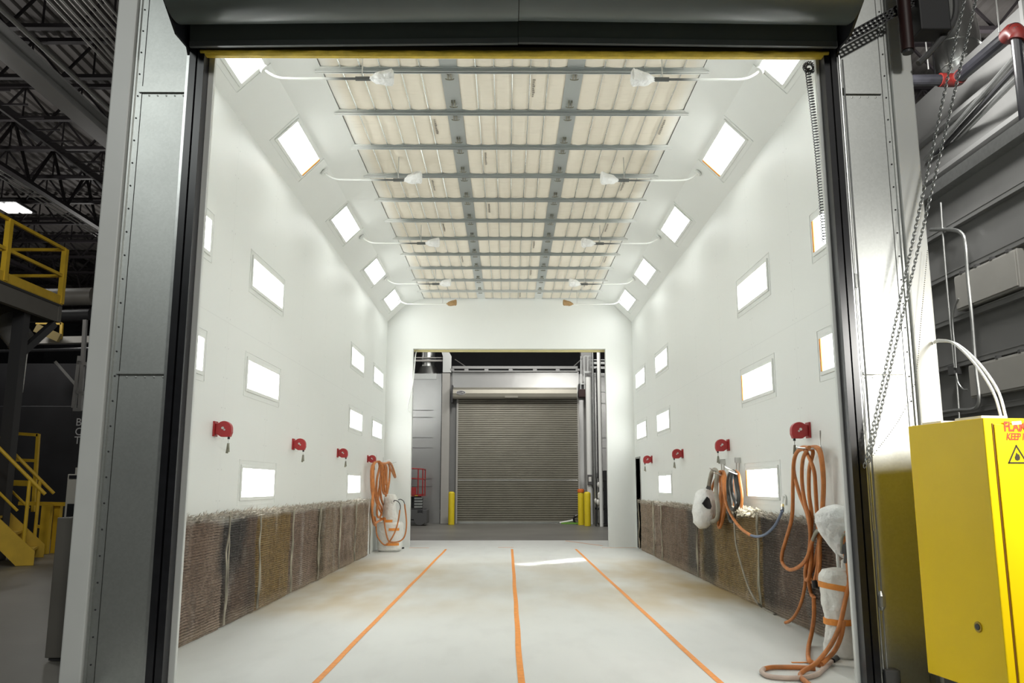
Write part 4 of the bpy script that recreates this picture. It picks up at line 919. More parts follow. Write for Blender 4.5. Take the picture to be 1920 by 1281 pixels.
q = atx(1790, 694, XE-.09); solo('junction_box', MB().box(q, (.09, .14, .12)), M['rubber'], 'small grey junction box on the enclosure wall', 'electrical box', bevel=.008)
# sprinkler main
t = thing('sprinkler_pipe', 'black sprinkler main with red couplings above the enclosure', 'pipe', aty(1800, 150, 9))
Yp = 8.2
pa, pb, pc, pd = aty(1905, 55, 8.0), aty(1792, 150, 9.6), aty(1700, 152, 9.6), aty(1925, 240, 8.0)
part('pipe', MB().cyl(pa, pb, .075, 14), M['black'], t); part('pipe', MB().cyl(pb, pc+Vector((-.6, 0, 0)), .07, 14), M['black'], t); part('pipe', MB().cyl(pa, pd, .06, 14), M['black'], t)
e_ = (pb-pa).normalized()
part('coupling', MB().tube(spline([pa+e_*.2, pa+e_*.06, pa+Vector((.02, 0, -.08)), pa+(pd-pa).normalized()*.14], 5), .09, 14), M['red_pipe'], t, 'red elbow', smooth=True)
part('coupling', MB().tube(spline([pb-e_*.16, pb, pb+Vector((-.2, 0, 0))], 5), .085, 14), M['red_pipe'], t, 'red elbow', smooth=True)
for px, py0, py1, Y in ((1735, 70, 130, 9.5), (1868, 0, 60, 8.3)):
    solo('hanger_rod', MB().cyl(aty(px, py0, Y), aty(px+6, py1, Y), .008, 6), M['steel'], 'thin hanger rod over the sprinkler main, '+('beside the white post' if px < 1800 else 'near the red elbow'), 'rod')
# ducts
t = thing('round_duct', 'round galvanized spiral duct among the pipes over the enclosure', 'duct', aty(1810, 150, 12))
pts = spline([Vector((7.3, 13, 10.52)), aty(1790, 60, 13), aty(1795, 110, 13), aty(1815, 145, 13), aty(1845, 178, 13)], 5); part('duct_body', MB().tube(pts, .36, 20), M['galv'], t, smooth=True)
for k in (3, 7, 11): part('seam_ring', MB().tube([pts[k], pts[k]+(pts[k+1]-pts[k])*.2], .375, 20), M['galv'], t)
solo('box_duct', MB().mm(tuple(aty(1690, 246, 12.5)), tuple(aty(1852, 212, 12.5)+Vector((0, .5, 0)))), M['panel_grey'], 'grey rectangular duct crossing above the enclosure', 'duct', bevel=.01)
a = aty(1760, 215, 12.7); solo('hanger_rod', MB().cyl((a.x, a.y, a.z-.02), (a.x, a.y, 10.5), .012, 6), M['dark'], 'dark hanger rod holding the grey rectangular duct', 'rod')
for k in range(3):
    p = aty(1735+k*14, 300-k*4, 11); q = aty(1905+k*8, 105+k*14, 8.2)
    solo('roof_conduit', MB().cyl(p, q, .03, 8), M['conduit'] if k != 1 else M['dark'], f'straight conduit rising over the enclosure edge, {ORD[k]} of three from below', 'conduit', 'conduits over the enclosure')
t = thing('door_operator', 'dark maroon door operator mounted at the top of the right white post', 'motor', aty(1702, 60, 5.45))
q = aty(1702, 95, 5.42); part('motor_body', MB().cyl(q, q+Vector((0, 0, .62)), .045, 20), M['motor'], t, smooth=True); part('end_cap', MB().cyl(q+Vector((0, 0, -.02)), q, .036, 18), M['dark'], t)
q2 = aty(1725, 95, 5.5); part('gear_box', MB().mm((q2.x-.02, 5.42, q2.z+.12), (q2.x+.2, 5.6, q2.z+.6)), M['dark'], t, bevel=.01)
part('cable', MB().tube(spline([q2+Vector((.3, 0, .55)), q2+Vector((.27, 0, .25)), q2+Vector((.1, 0, .02)), q2+Vector((-.02, 0, -.1))], 6), .022, 8), M['rubber'], t, smooth=True)

# ------------------------------------------------------------------ hall roof
g = MB(); xs = []; x = -24.0; prof = [(0, 0), (.07, 0), (.10, .055), (.20, .055), (.23, 0)]
while x < 15: xs += [(x+a, 10.5+b) for a, b in prof]; x += .26
n = len(xs); g.add([Vector((a, -2, b)) for a, b in xs]+[Vector((a, 46, b)) for a, b in xs], [(i, i+1, n+i+1, n+i) for i in range(n-1)])
struct('ceiling', g, M['deck'], 'corrugated steel roof deck high over the dark hall', 'ceiling')
def joist():
    t = thing('roof_joist', 'x', 'joist', (0, 0, 0)); xa, xb = -23.5, 14.5
    part('top_chord', MB().mm((xa, -.07, .80), (xb, .07, .88)), M['truss'], t); part('bottom_chord', MB().mm((xa, -.06, 0), (xb, .06, .08)), M['truss'], t)
    w_ = MB(); x = xa; k = 0
    while x < xb-1:
        w_.bar((x, 0, .05), (x+.65, 0, .83), .045); w_.bar((x+.65, 0, .83), (x+1.3, 0, .05), .045); w_.bar((x+.65, 0, .05), (x+.65, 0, .83), .03); x += 1.3
    part('web', w_, M['truss'], t); return t
j0 = joist(); ys = [12.3, 14.1, 16.0, 18.0, 19.7, 21.7, 23.7, 25.7, 27.7, 29.7, 32, 34.5, 37, 39.5, 42, 44.5]
for i, y in enumerate(ys):
    o = j0 if i == 0 else copy_tree(j0); o.location = (0, y, 9.52)
    o['label'] = f'dark open web roof joist, number {i+1} of the row counted from the entrance side' if i > 11 else f'dark open web roof joist, {ORD[i]} in the row from the entrance side'; o['group'] = 'hall roof joists'
for i, (x, z) in enumerate(((-12.5, 9.0), (-17.5, 9.0))):
    t = thing('roof_girder', 'dark lattice girder running under the joists, '+('nearer the booth' if i == 0 else 'farther from the booth'), 'girder', (x, 26, z), 'roof girders')
    part('chord', MB().mm((x-.09, 10, z), (x+.09, 45, z+.1)), M['truss'], t); part('chord', MB().mm((x-.09, 10, z+1.3), (x+.09, 45, z+1.4)), M['truss'], t)
    w_ = MB(); y = 10
    while y < 44: w_.bar((x, y, z+.05), (x, y+.9, z+1.35), .06); w_.bar((x, y+.9, z+1.35), (x, y+1.8, z+.05), .06); y += 1.8
    part('web', w_, M['truss'], t)
struct('wall_hall_left', MB().mm((-26, -2, 0), (-25.8, 46, 10.5)), M['dark2'], 'dark far side wall of the hall', 'wall')
struct('wall_hall_back', MB().mm((-26, 45.8, 0), (16, 46, 10.5)), M['dark2'], 'dark far end wall of the hall', 'wall')
# crane runway beam, pipes and conduit bundle along the left roof
t = thing('runway_beam', 'grey crane runway beam running away under the left roof', 'beam', (-7.75, 20, 8.0))
part('web_plate', MB().mm((-7.77, 7, 7.84), (-7.73, 40, 8.05)), M['panel_grey'], t); part('flange', MB().mm((-7.95, 7, 8.05), (-7.55, 40, 8.09)), M['panel_grey'], t); part('flange', MB().mm((-7.92, 7, 7.80), (-7.58, 40, 7.84)), M['panel_grey'], t)
m_ = MB(); y = 7
while y < 40: m_.mm((-8.5, y, 7.5), (-8.0, y+.03, 7.53)); y += .5
m_.mm((-8.55, 7, 7.48), (-8.5, 40, 7.62)); part('cable_tray', m_, M['truss'], t)
solo('roof_pipe', MB().cyl((-8.35, 7, 8.95), (-8.05, 40, 8.95), .045, 10), M['conduit'], 'single pale pipe under the roof, between runway beam and conduit bundle', 'pipe')
for k in range(9):
    solo('roof_conduit', MB().cyl((-7.5+.115*k, 8, 9.05+.02*(k % 2)), (-7.5+.115*k, 36, 9.05+.02*(k % 2)), .022, 8), M['steel'], f'bright conduit in the bundle under the left roof, {ORD[k]} from the outside', 'conduit', 'conduit bundle under the left roof')
for k in range(3): solo('cable_wire', MB().cyl((-9.6+.12*k, 9, 7.0), (-9.6+.12*k, 34, 7.0), .012, 6), M['conduit'], f'thin steel cable along the hall below the runway beam, {ORD[k]} of three', 'cable', 'cables along the hall')
q = atz(22, 391, 9.25)
t = thing('high_bay_light', 'bright white high bay light glowing under the dark roof', 'light', q)
for dx in (-.2, .2):
    part('lens', MB().mm((q.x+dx-.15, q.y-.42, q.z), (q.x+dx+.15, q.y+.42, q.z+.02)), M['led'], t, 'glowing lens')
part('housing', MB().mm((q.x-.42, q.y-.56, q.z+.02), (q.x+.42, q.y+.56, q.z+.10)), M['dark'], t)

# ------------------------------------------------------------------ left hall: mezzanine, stair, machines
XM, ZM, YE = -8.52, 4.68, 15.6
t = thing('mezzanine', 'high steel platform with yellow guard rails, top left of the hall', 'platform', (XM-1.5, 12, 0))
part('deck_plate', MB().mm((XM-5, 7, ZM-.06), (XM, YE, ZM)), M['dark'], t); part('edge_beam', MB().mm((XM-.12, 7, ZM-.36), (XM-.02, YE, ZM-.06)).mm((XM-5, YE-.1, ZM-.36), (XM, YE, ZM-.06)), M['grey_cab'], t)
part('toe_board', MB().mm((XM-.02, 7, ZM-.02), (XM, YE, ZM+.15)).mm((XM-5, YE-.02, ZM), (XM, YE, ZM+.04)), M['yellow'], t, 'yellow toe board')
for z in (1.07, .55): part('rail', MB().mm((XM-.05, 7, ZM+z-.028), (XM+.0, YE, ZM+z+.028)).mm((XM-5, YE-.05, ZM+z-.028), (XM, YE, ZM+z+.028)), M['yellow'], t, 'yellow rail')
for y in (YE-.03, YE-1.85, YE-3.7, YE-5.5): part('post', MB().mm((XM-.07, y-.05, ZM), (XM+.02, y+.05, ZM+1.08)), M['yellow'], t, 'yellow post')
part('post', MB().mm((XM-2.3, YE-.06, ZM), (XM-2.2, YE, ZM+1.08)), M['yellow'], t, 'yellow post')
part('column', MB().mm((XM-.35, 14.65, 0), (XM-.15, 14.85, ZM-.36)), M['dark'], t, 'dark steel column')
b = MB(); b.bar((XM-.25, 14.8, ZM-1.1), (XM-.08, 15.5, ZM-.4), .12); part('knee_brace', b, M['dark'], t)
# yellow stair
Nn = Vector((-7.66, 13.8, 0)); Fr = Vector((-8.35, 15.35, 0)); acr = (Fr-Nn); wd = acr.length; acr.normalize(); run = Vector((-acr.y, acr.x, 0)); run = run if run.x < 0 else -run
t = thing('steel_stair', 'yellow steel stair with handrails descending at the far left', 'stair', (-8.2, 14.5, 0))
def sp(a, b, z): return Nn+run*a+acr*b+Vector((0, 0, z))
for b_ in (0, wd):
    m_ = MB(); m_.prism([(-.05, 0), (.2, 0), (2.6, 2.5), (2.6, 2.80), (-.05, .22)], (b_-.03, b_+.03), lambda a, z, e: sp(a, e, z)); part('stringer', m_, M['yellow'], t)
for k in range(9):
    m_ = MB(); a = .05+k*.27; z = .20+k*.277
    m_.prism([(a, z-.04), (a+.28, z-.04), (a+.28, z), (a, z)], (.03, wd-.03), lambda x, zz, e: sp(x, e, zz)); part('tread', m_, M['yellow'], t)
for b_ in (0, wd):
    part('handrail', MB().tube([sp(-.12, b_, 1.12), sp(2.6, b_, 3.92)], .03, 10), M['yellow'], t, 'yellow tube handrail', smooth=True)
    part('handrail', MB().tube([sp(.25, b_, .86), sp(2.6, b_, 3.28)], .022, 8), M['yellow'], t, 'yellow tube handrail', smooth=True)
    for a in (.12, .9, 1.8): part('post', MB().tube([sp(a, b_, .1+a*1.0), sp(a, b_, 1.22+a*1.02)], .03, 10), M['yellow'], t, 'yellow post', smooth=True)
t = thing('guard_rail', 'yellow guard rail frame behind the stair, against the black machine', 'rail', aty(40, 1000, 16.8))
def gp(x, y, Y=16.8): return aty(x, y, Y)
for (a, b_) in (((12, 812), (72, 816)), ((10, 862), (66, 864)), ((8, 905), (64, 907))): part('rail', MB().bar(gp(*a), gp(*b_), .06 if a[1] < 900 else .02, .06 if a[1] < 900 else .11), M['yellow'], t)
for (a, b_) in (((72, 814), (62, 960)), ((11, 810), (3, 960))): part('post', MB().bar(gp(*a), gp(*b_), .06), M['yellow'], t)
t = thing('barrier_rail', 'low yellow barrier rail beside the foot of the stair', 'barrier', aty(95, 1020, 15.9))
part('rail', MB().bar(aty(36, 944, 16.2), aty(150, 946, 16.2), .07, .07), M['yellow'], t); part('rail', MB().bar(aty(66, 986, 16.2), aty(92, 992, 16.2), .05, .05), M['yellow'], t)
a = aty(92, 946, 16.1); part('post', MB().mm((a.x-.11, a.y-.05, 0), (a.x+.06, a.y+.05, a.z)), M['yellow'], t); a = aty(110, 948, 16.3); part('post', MB().mm((a.x-.06, a.y-.05, 0), (a.x+.06, a.y+.05, a.z)), M['yellow'], t)
# black machine with lettering
t = thing('blast_machine', 'big black machine housing with white lettering, far left behind the stair', 'machine', (-12.5, 22, 0))
part('body', MB().mm((-17, 20.5, 0), (-10.2, 25, 3.2)), M['dark2'], t, bevel=.02); part('side_panel', MB().mm((-10.2, 20.3, 0), (-8.8, 25, 2.95)), M['dark2'], t, bevel=.02)
part('upper_duct', MB().mm((-15, 21.5, 3.2), (-10.8, 25, 4.4)), M['dark2'], t)
for k, (s_, zz) in enumerate((('BLAS', 2.70), ('CLE', 2.47), ('TECH', 2.26))):
    q = aty(141, 800, 20.28); text_mesh('lettering', s_, .26, M['letter_white'], t, Matrix.Translation((q.x, 20.285, zz)) @ Matrix.Rotation(PI/2, 4, 'X'), 'LEFT')
fr_ = MB()
for p, q in (((150, 668), (138, 765)), ((138, 768), (152, 768)), ((146, 680), (165, 683)), ((142, 735), (158, 737)), ((160, 600), (150, 770)), ((161, 770), (152, 1030))): fr_.bar(aty(*p, 19), aty(*q, 19), .08)
fr_.bar(aty(103, 678, 18.8), aty(142, 722, 19), .06)
solo('dark_frame', fr_, M['panel_grey'], 'dark steel frame standing above the black machine', 'frame')
# silver pipe, second platform
t = thing('silver_duct', 'shiny vertical silver duct hanging at the far left below the platform', 'duct', aty(30, 735, 15.2))
part('duct_body', MB().cyl(aty(38, 650, 15.2), aty(27, 735, 15.2), .14, 18), M['steel'], t, smooth=True)
part('collar', MB().cyl(aty(38, 640, 15.2), aty(38, 652, 15.2), .2, 18), M['galv'], t, smooth=True); part('collar', MB().cyl(aty(27, 733, 15.2), aty(26, 750, 15.2), .11, 18), M['dark'], t, smooth=True)
part('cross_duct', MB().cyl(aty(10, 600, 15.2), aty(40, 640, 15.2), .24, 18), M['panel_grey'], t, smooth=True)
t = thing('rear_platform', 'far steel platform beam with a yellow rail, left hall', 'platform', aty(110, 637, 20))
part('edge_beam', MB().bar(aty(45, 640, 20), aty(190, 637, 20), .2, .16), M['fix_back'], t, 'pale edge beam'); a = aty(178, 640, 20); part('column', MB().mm((a.x-.08, a.y-.08, 0), (a.x+.08, a.y+.08, a.z)), M['dark'], t)
for a, b_ in (((68, 606), (116, 607)), ((116, 606), (114, 636)), ((41, 578), (41, 595)), ((45, 578), (45, 595))): part('rail', MB().bar(aty(*a, 19.9), aty(*b_, 19.9), .06), M['yellow'], t, 'yellow rail')
part('stair_stringer', MB().bar(aty(68, 615, 19.6), aty(112, 634, 19.6), .1, .2), mat('dull_yellow', (.25, .19, .06), .6), t)
for k, (a, b_, w_) in enumerate((((-10, 560), (175, 556), .5), ((-10, 596), (170, 590), .35), ((-60, 660), (170, 655), .1))):
    solo('cross_pipe', MB().cyl(aty(*a, 23+k), aty(*b_, 23+k), w_*.5, 12), M['grey_cab'] if k == 0 else M['dark'], f'dark horizontal pipe in the far left hall, {ORD[k]} from the top', 'pipe', 'dark cross pipes', smooth=True)
# enclosure cabinets by the left post
q0, q1 = atz(80, 1241, 0), atz(118, 1241, 0)
t = thing('low_cabinet', 'low taupe steel cabinet standing behind the left white post', 'cabinet', (q0.x, q0.y, 0))
part('body', MB().mm((q0.x, 6.36, .02), (-2.95, 6.85, 1.02)), M['grey_cab'], t, bevel=.006); part('plinth', MB().mm((q0.x+.02, 6.38, 0), (-2.97, 6.83, .02)), M['dark'], t)
part('top_plate', MB().mm((q0.x+.12, 6.4, 1.02), (-3.0, 6.8, 1.035)), M['beige'], t, 'pale top plate')
t = thing('control_cabinet', 'beige electrical control cabinet with a black display, left of the white post', 'cabinet', aty(135, 1000, 13))
a, b_ = aty(127, 889, 13), aty(160, 889, 13); part('body', MB().mm((a.x, 13, 0), (b_.x+.3, 13.5, a.z)), M['beige'], t, bevel=.01); part('display', MB().mm((a.x+.03, 12.985, a.z-.07), (a.x+.16, 13, a.z-.02)), M['black'], t, 'black display')
part('top_box', MB().mm((a.x+.06, 13.1, a.z), (b_.x, 13.4, a.z+.1)), M['beige'], t); part('gauge_panel', MB().mm((a.x+.05, 12.97, a.z-.75), (a.x+.2, 13, a.z-.45)), M['black'], t, 'black gauge panel')

# ------------------------------------------------------------------ side door, rear door bar
t = thing('door_4', 'narrow side door standing ajar in the right wall near the rear corner', 'door', (XR, 17.4, 0), None, 'structure')
part('frame', MB().mm((XR-.01, DY0-.03, 0), (XR+.13, DY0, DZ+.03)).mm((XR-.01, DY1, 0), (XR+.13, DY1+.03, DZ+.03)).mm((XR-.01, DY0-.03, DZ), (XR+.13, DY1+.03, DZ+.03)), M['panel_grey'], t)
part('leaf', MB().bar((XR+.14, DY1-.01, DZ/2), (XR+.75, DY1+.2, DZ/2), .04, DZ-.03), M['dark'], t, 'dark door leaf swung out')
part('light_strip', MB().mm((XR+.25, DY1-.12, .3), (XR+.30, DY1-.06, 1.5)), M['white_plastic'], t, 'white upright standing in for the strip of light in the gap')  # strip of light in the doorway, added as a white upright
part('closer', MB().mm((XR+.14, DY0+.05, DZ-.2), (XR+.2, DY0+.3, DZ-.1)), M['galv'], t)
t = thing('door_2', 'rolled up rear booth door showing a pale yellow bottom bar', 'door', (.03, YB+.2, OZ), None, 'structure')
part('bottom_bar', MB().mm((OL, YB+.16, OZ-.045), (OR, YB+.22, OZ+.02)), mat('pale_yellow_bar', (.62, .55, .28), .5), t, 'pale yellow bottom bar'); part('guide', MB().mm((OL-.06, YB+.15, 0), (OL-.01, YB+.25, OZ)), M['galv'], t); part('guide', MB().mm((OR+.01, YB+.15, 0), (OR+.06, YB+.25, OZ)), M['galv'], t)
part('header_plate', MB().mm((OL-.1, YB+.16, OZ+.02), (OR+.1, YB+.24, OZ+.8)), M['dark'], t)
solo('door_rope', MB().tube(spline([Vector((-2.0, 17.97, OZ-.03)), aty(779, 668, 17.76), aty(777, 690, 17.72), aty(774, 720, 17.7), aty(767, 752, 17.7), aty(764, 768, 17.7), aty(770, 772, 17.7)], 6), .012, 8), M['pipe_white'], 'white rope hanging in the upper left corner of the rear opening', 'rope', smooth=True)

# ------------------------------------------------------------------ rear hall behind the booth
YR = 29.0
t = thing('wall_rear_left', 'grey metal panel wall left of the far roll door', 'wall', (-4, YR, 0), None, 'structure')
part('sheet', MB().mm((-8, YR, 0), (-2.32, YR+.1, 5.15)), M['panel_grey2'], t)
for z in (1.5, 1.25, 2.55, 2.9, 3.6, 3.85): part('seam', MB().mm((-8, YR-.015, z), (-2.6, YR, z+.025)), M['panel_grey'], t)
part('top_cap', MB().mm((-8, YR-.03, 4.95), (-2.5, YR, 5.15)), M['galv'], t)
part('corner_post', MB().mm((-2.29, YR-.12, 0), (-2.02, YR+.1, 5.15)), M['fix_back'], t, 'pale corner post')
part('recess_sheet', MB().mm((-2.02, YR+.12, 0), (-1.70, YR+.2, 5.2)), M['panel_grey'], t)
t = thing('wall_rear_right', 'grey metal panel wall right of the far roll door', 'wall', (4, YR, 0), None, 'structure')
part('sheet', MB().mm((2.42, YR+.08, 0), (8, YR+.18, 5.15)), M['panel_grey2'], t)
for x in (2.72, 3.0, 3.12): part('stile', MB().mm((x, YR+.02, 0), (x+.05, YR+.08, 5.15)), M['panel_grey'], t)
for z in (2.55, 2.9, 4.1, 4.5): part('seam', MB().mm((3.2, YR+.06, z), (8, YR+.08, z+.025)), M['panel_grey'], t)
part('header_sheet', MB().mm((-1.95, YR+.02, 4.25), (2.5, YR+.12, 5.22)), M['panel_grey2'], t)
t = thing('slotted_beam', 'grey steel header beam with long slots above the far roll door', 'beam', (.3, YR-.1, 5.2))
g = MB(); g.mm((-1.95, YR-.12, 5.2), (2.45, YR+.0, 5.245)); g.mm((-1.95, YR-.12, 5.31), (2.45, YR+.0, 5.40)); part('flange', g, M['panel_grey'], t)
xs_ = [-1.95, -1.45, -.75, .1, .95, 1.75, 2.45]; m_ = MB()
for k in range(7): m_.mm((xs_[k]-.07, YR-.11, 5.24), (xs_[k]+.07, YR-.02, 5.315))
part('slot_web', m_, M['panel_grey'], t)
part('dark_backing', MB().mm((-1.95, YR-.02, 5.2), (2.45, YR+.0, 5.34)), M['dark'], t)
t = thing('door_3', 'closed grey green corrugated roll door in the far wall', 'door', (.36, YR, 0), None, 'structure')
g = MB(); prof = []; z = .05
while z < 4.3: prof += [(0, z), (-.028, z+.012), (-.028, z+.042), (0, z+.055), (.004, z+.068)]; z += .075
n = len(prof); g.add([Vector((-1.72, YR-.02+a, b)) for a, b in prof]+[Vector((2.42, YR-.02+a, b)) for a, b in prof], [(i, i+1, n+i+1, n+i) for i in range(n-1)])
part('slat_curtain', g, M['curtain'], t); part('bottom_bar', MB().mm((-1.72, YR-.06, 0), (2.42, YR, .07)), M['galv'], t)
part('window_strip', MB().mm((-1.70, YR-.055, 1.445), (2.40, YR-.045, 1.475)), M['steel'], t, 'bright slat')
for x in (-1.78, 2.42): part('guide', MB().mm((x, YR-.09, 0), (x+.06, YR, 4.3)), M['fix_back'], t)
g = MB(); pr = [(0, 4.66), (-.16, 4.64), (-.32, 4.55), (-.36, 4.42), (-.34, 4.30), (-.30, 4.24), (0, 4.24)]
n = len(pr); g.add([Vector((-1.90, YR+a, b)) for a, b in pr]+[Vector((2.40, YR+a, b)) for a, b in pr], [(i, (i+1) % n, n+(i+1) % n, n+i) for i in range(n)]+[tuple(range(n)), tuple(range(n, 2*n))[::-1]])
hd = part('hood', g, M['hoodrear'], t, 'sheet metal hood')
part('end_bracket', MB().mm((-1.95, YR-.38, 4.1), (-1.90, YR, 4.7)), M['dark'], t)
m_ = MB(); m_.lathe([(.0001, -.365), (.15, -.365), (.15, -.35)], (-1.62, YR, 4.44), 28, 'Y', sx=1, sy=.5) if False else None
el = [(-1.62+.16*math.cos(2*PI*k/28), 4.44+.075*math.sin(2*PI*k/28)) for k in range(28)]; el2 = [(-1.62+.145*math.cos(2*PI*k/28), 4.44+.062*math.sin(2*PI*k/28)) for k in range(28)]
m_ = MB(); m_.prism(el, (YR-.375, YR-.33), lambda a, b, e: Vector((a, e, b))); part('maker_badge', m_, M['letter_white'], t, 'white oval maker badge')
m_ = MB(); m_.prism(el2, (YR-.378, YR-.372), lambda a, b, e: Vector((a, e, b))); part('badge_face', m_, M['rubber'], t, 'dark badge face')
m_ = text_mesh('badge_lettering', 'CLW', .10, M['letter_white'], t, Matrix.Translation((-1.62, YR-.380, 4.405)) @ Matrix.Rotation(PI/2, 4, 'X'))
part('name_plate', MB().mm((-.1, YR-.35, 4.27), (.35, YR-.335, 4.34)), M['curtain'], t)
op = part('motor', MB().mm((2.45, YR-.42, 4.28), (2.78, YR-.12, 4.56)), M['motor'], t, 'maroon door motor', bevel=.02)
part('motor_box', MB().mm((2.46, YR-.35, 4.56), (2.70, YR-.1, 4.75)), M['dark'], op); part('motor_lever', MB().cyl((2.72, YR-.3, 4.5), (2.86, YR-.3, 4.85), .015, 6), M['dark'], op)
# bollards
def bollard(px, py_top, px_b, py_b, lab, cap=None):
    q = atz(px_b, py_b, 0); zt = 1.07
    t = thing('bollard', lab, 'bollard', (q.x, q.y, 0), 'yellow bollards'); r_ = .105
    part('sleeve', MB().lathe([(r_, 0), (r_, zt-.06), (r_*.92, zt-.025), (r_*.6, zt), (.005, zt+.008)], (q.x, q.y, 0), 24), M['bollard'], t, smooth=True)
    if cap: part('cap', MB().lathe([(r_+.006, zt-.02), (r_+.008, zt+.05), (r_*.9, zt+.09), (.005, zt+.1)], (q.x, q.y, 0), 24), M['orange_cap'], t, 'orange cap', smooth=True)
bollard(846, 922, 846, 984, 'yellow bollard left of the far roll door')
bollard(1090, 920, 1090, 984.5, 'yellow bollard with orange cap right of the far roll door', True)
bollard(1102, 922, 1102, 986.5, 'plain yellow bollard standing nearest on the right of the far roll door')
q = atz(1083, 983, 0); t = thing('hose_coil', 'dark hose coil with green strap at the foot of the far roll door', 'hose', (q.x, q.y, 0))
part('coil', MB().tube([q+Vector((.13*math.cos(a), -.02, .15+.13*math.sin(a))) for a in [2*PI*k/20 for k in range(20)]], .035, 8, True), M['black'], t, smooth=True)
part('strap', MB().bar(q+Vector((-.55, 0, .03)), q+Vector((.3, -.05, .03)), .08, .05), M['green'], t, 'green strap'); part('wrap', MB().tube([q+Vector((-.6, 0, .04)), q+Vector((-.12, 0, .13))], .03, 8), M['paper'], t, 'white wrap')
# scissor lift
t = thing('scissor_lift', 'red scissor lift with guard rails parked beyond the rear opening', 'lift', (-3.25, 27.8, 0)); x0, x1, y0 = -4.25, -2.62, 27.5
part('chassis', MB().mm((x0, y0, .16), (x1-.05, y0+.8, .52)), M['dark'], t, bevel=.03); part('chassis_panel', MB().mm((x0+.9, y0-.02, .2), (x1-.3, y0, .5)), M['rubber'], t)
for xw in (x0+.25, x1-.22): 
    for yw in (y0+.02, y0+.72): part('wheel', MB().lathe([(.06, -.06), (.19, -.06), (.2, -.03), (.2, .06), (.19, .08), (.06, .08)], (xw, yw, .2), 20, 'Y'), M['rubber'], t, smooth=True)
part('bumper', MB().mm((x1-.14, y0-.03, .06), (x1, y0+.83, .5)), M['rubber'], t, 'grey bumper', bevel=.02)
m_ = MB()
for k in range(4): 
    z = .55+k*.09
    m_.bar((x0+.2, y0+.15, z), (x1-.2, y0+.15, z+.09), .05, .06); m_.bar((x0+.2, y0+.65, z+.09), (x1-.2, y0+.65, z), .05, .06)
part('scissor_stack', m_, M['dark'], t)
m_ = MB()
for k in range(4): m_.mm((x1-.42, y0+.08, .56+k*.09), (x1-.16, y0+.12, .62+k*.09))
part('scissor_pivots', m_, M['conduit'], t)
part('platform', MB().mm((x0, y0, .93), (x1-.12, y0+.8, 1.0)), M['lift_red'], t); part('platform_panel', MB().mm((x0, y0-.02, .98), (x1-.35, y0, 1.22)), M['lift_red'], t, 'red side panel')
m_ = MB()
for k in range(5): m_.mm((x1-1.2+k*.2, y0-.024, .935), (x1-1.1+k*.2, y0-.01, .965))
part('hazard_marks', m_, M['yellow'], t, 'yellow hazard marks')
m_ = MB(); m_.mm((x1-.95, y0-.025, 1.13), (x1-.75, y0-.021, 1.155)); m_.mm((x1-.98, y0-.025, 1.07), (x1-.72, y0-.021, 1.09)); part('decal', m_, M['letter_white'], t, 'white decal marks')
for z in (1.5, 1.82): part('guard_rail', MB().tube([(x0, y0, z), (x1-.45, y0, z), (x1-.15, y0+.0, z-.02), (x1-.15, y0+.8, z-.02)], .022, 8), M['lift_red'], t)
for xx, yy in ((x1-.15, y0), (x1-.15, y0+.8), (x1-.3, y0), (x1-.55, y0), (x1-.75, y0), (x0+.3, y0)): part('guard_post', MB().cyl((xx, yy, .98), (xx, yy, 1.82), .02, 8), M['lift_red'], t)
part('control_panel', MB().mm((x1-1.1, y0+.02, 1.28), (x1-.72, y0+.06, 1.78)), M['dark'], t, 'dark mesh panel')
# ducts and frames over the left rear wall
t = thing('rear_duct', 'galvanized round duct rising from a hood over the rear left wall', 'duct', (-2.85, YR+.4, 5.15))
part('duct_body', MB().cyl((-2.86, YR+.5, 5.45), (-2.86, YR+.5, 7.2), .26, 24), M['galv'], t, smooth=True); part('collar', MB().cyl((-2.86, YR+.5, 5.72), (-2.86, YR+.5, 5.78), .29, 24), M['galv'], t, smooth=True)
part('transition', MB().lathe([(.42, 5.15), (.40, 5.2), (.28, 5.46)], (-2.86, YR+.5, 0), 24), M['galv'], t, smooth=True)
solo('duct_support', MB().mm((-5, YR+.1, 5.60), (-2.25, YR+.2, 5.66)).mm((-5, YR+.1, 5.72), (-2.25, YR+.2, 5.75)), M['fix_back'], 'pale horizontal support bars around the rear duct', 'support')
solo('bent_plate', MB().prism([(-2.38, 6.05), (-2.15, 6.05), (-1.98, 5.75), (-1.98, 5.18), (-2.28, 5.18), (-2.28, 5.75)], (YR-.1, YR+.0), lambda a, b, e: Vector((a, e, b))), M['galv'], 'bent galvanized plate standing on the corner post', 'plate')
for a, b_, lab in (((853, 674), (877, 690), 'left'), ((1075, 688), (1092, 672), 'right')): solo('guy_brace', MB().cyl(aty(*a, YR-.1), aty(*b_, YR-.1), .018, 6), M['steel'], f'slanted brace rod at the {lab} end of the slotted header beam', 'brace')
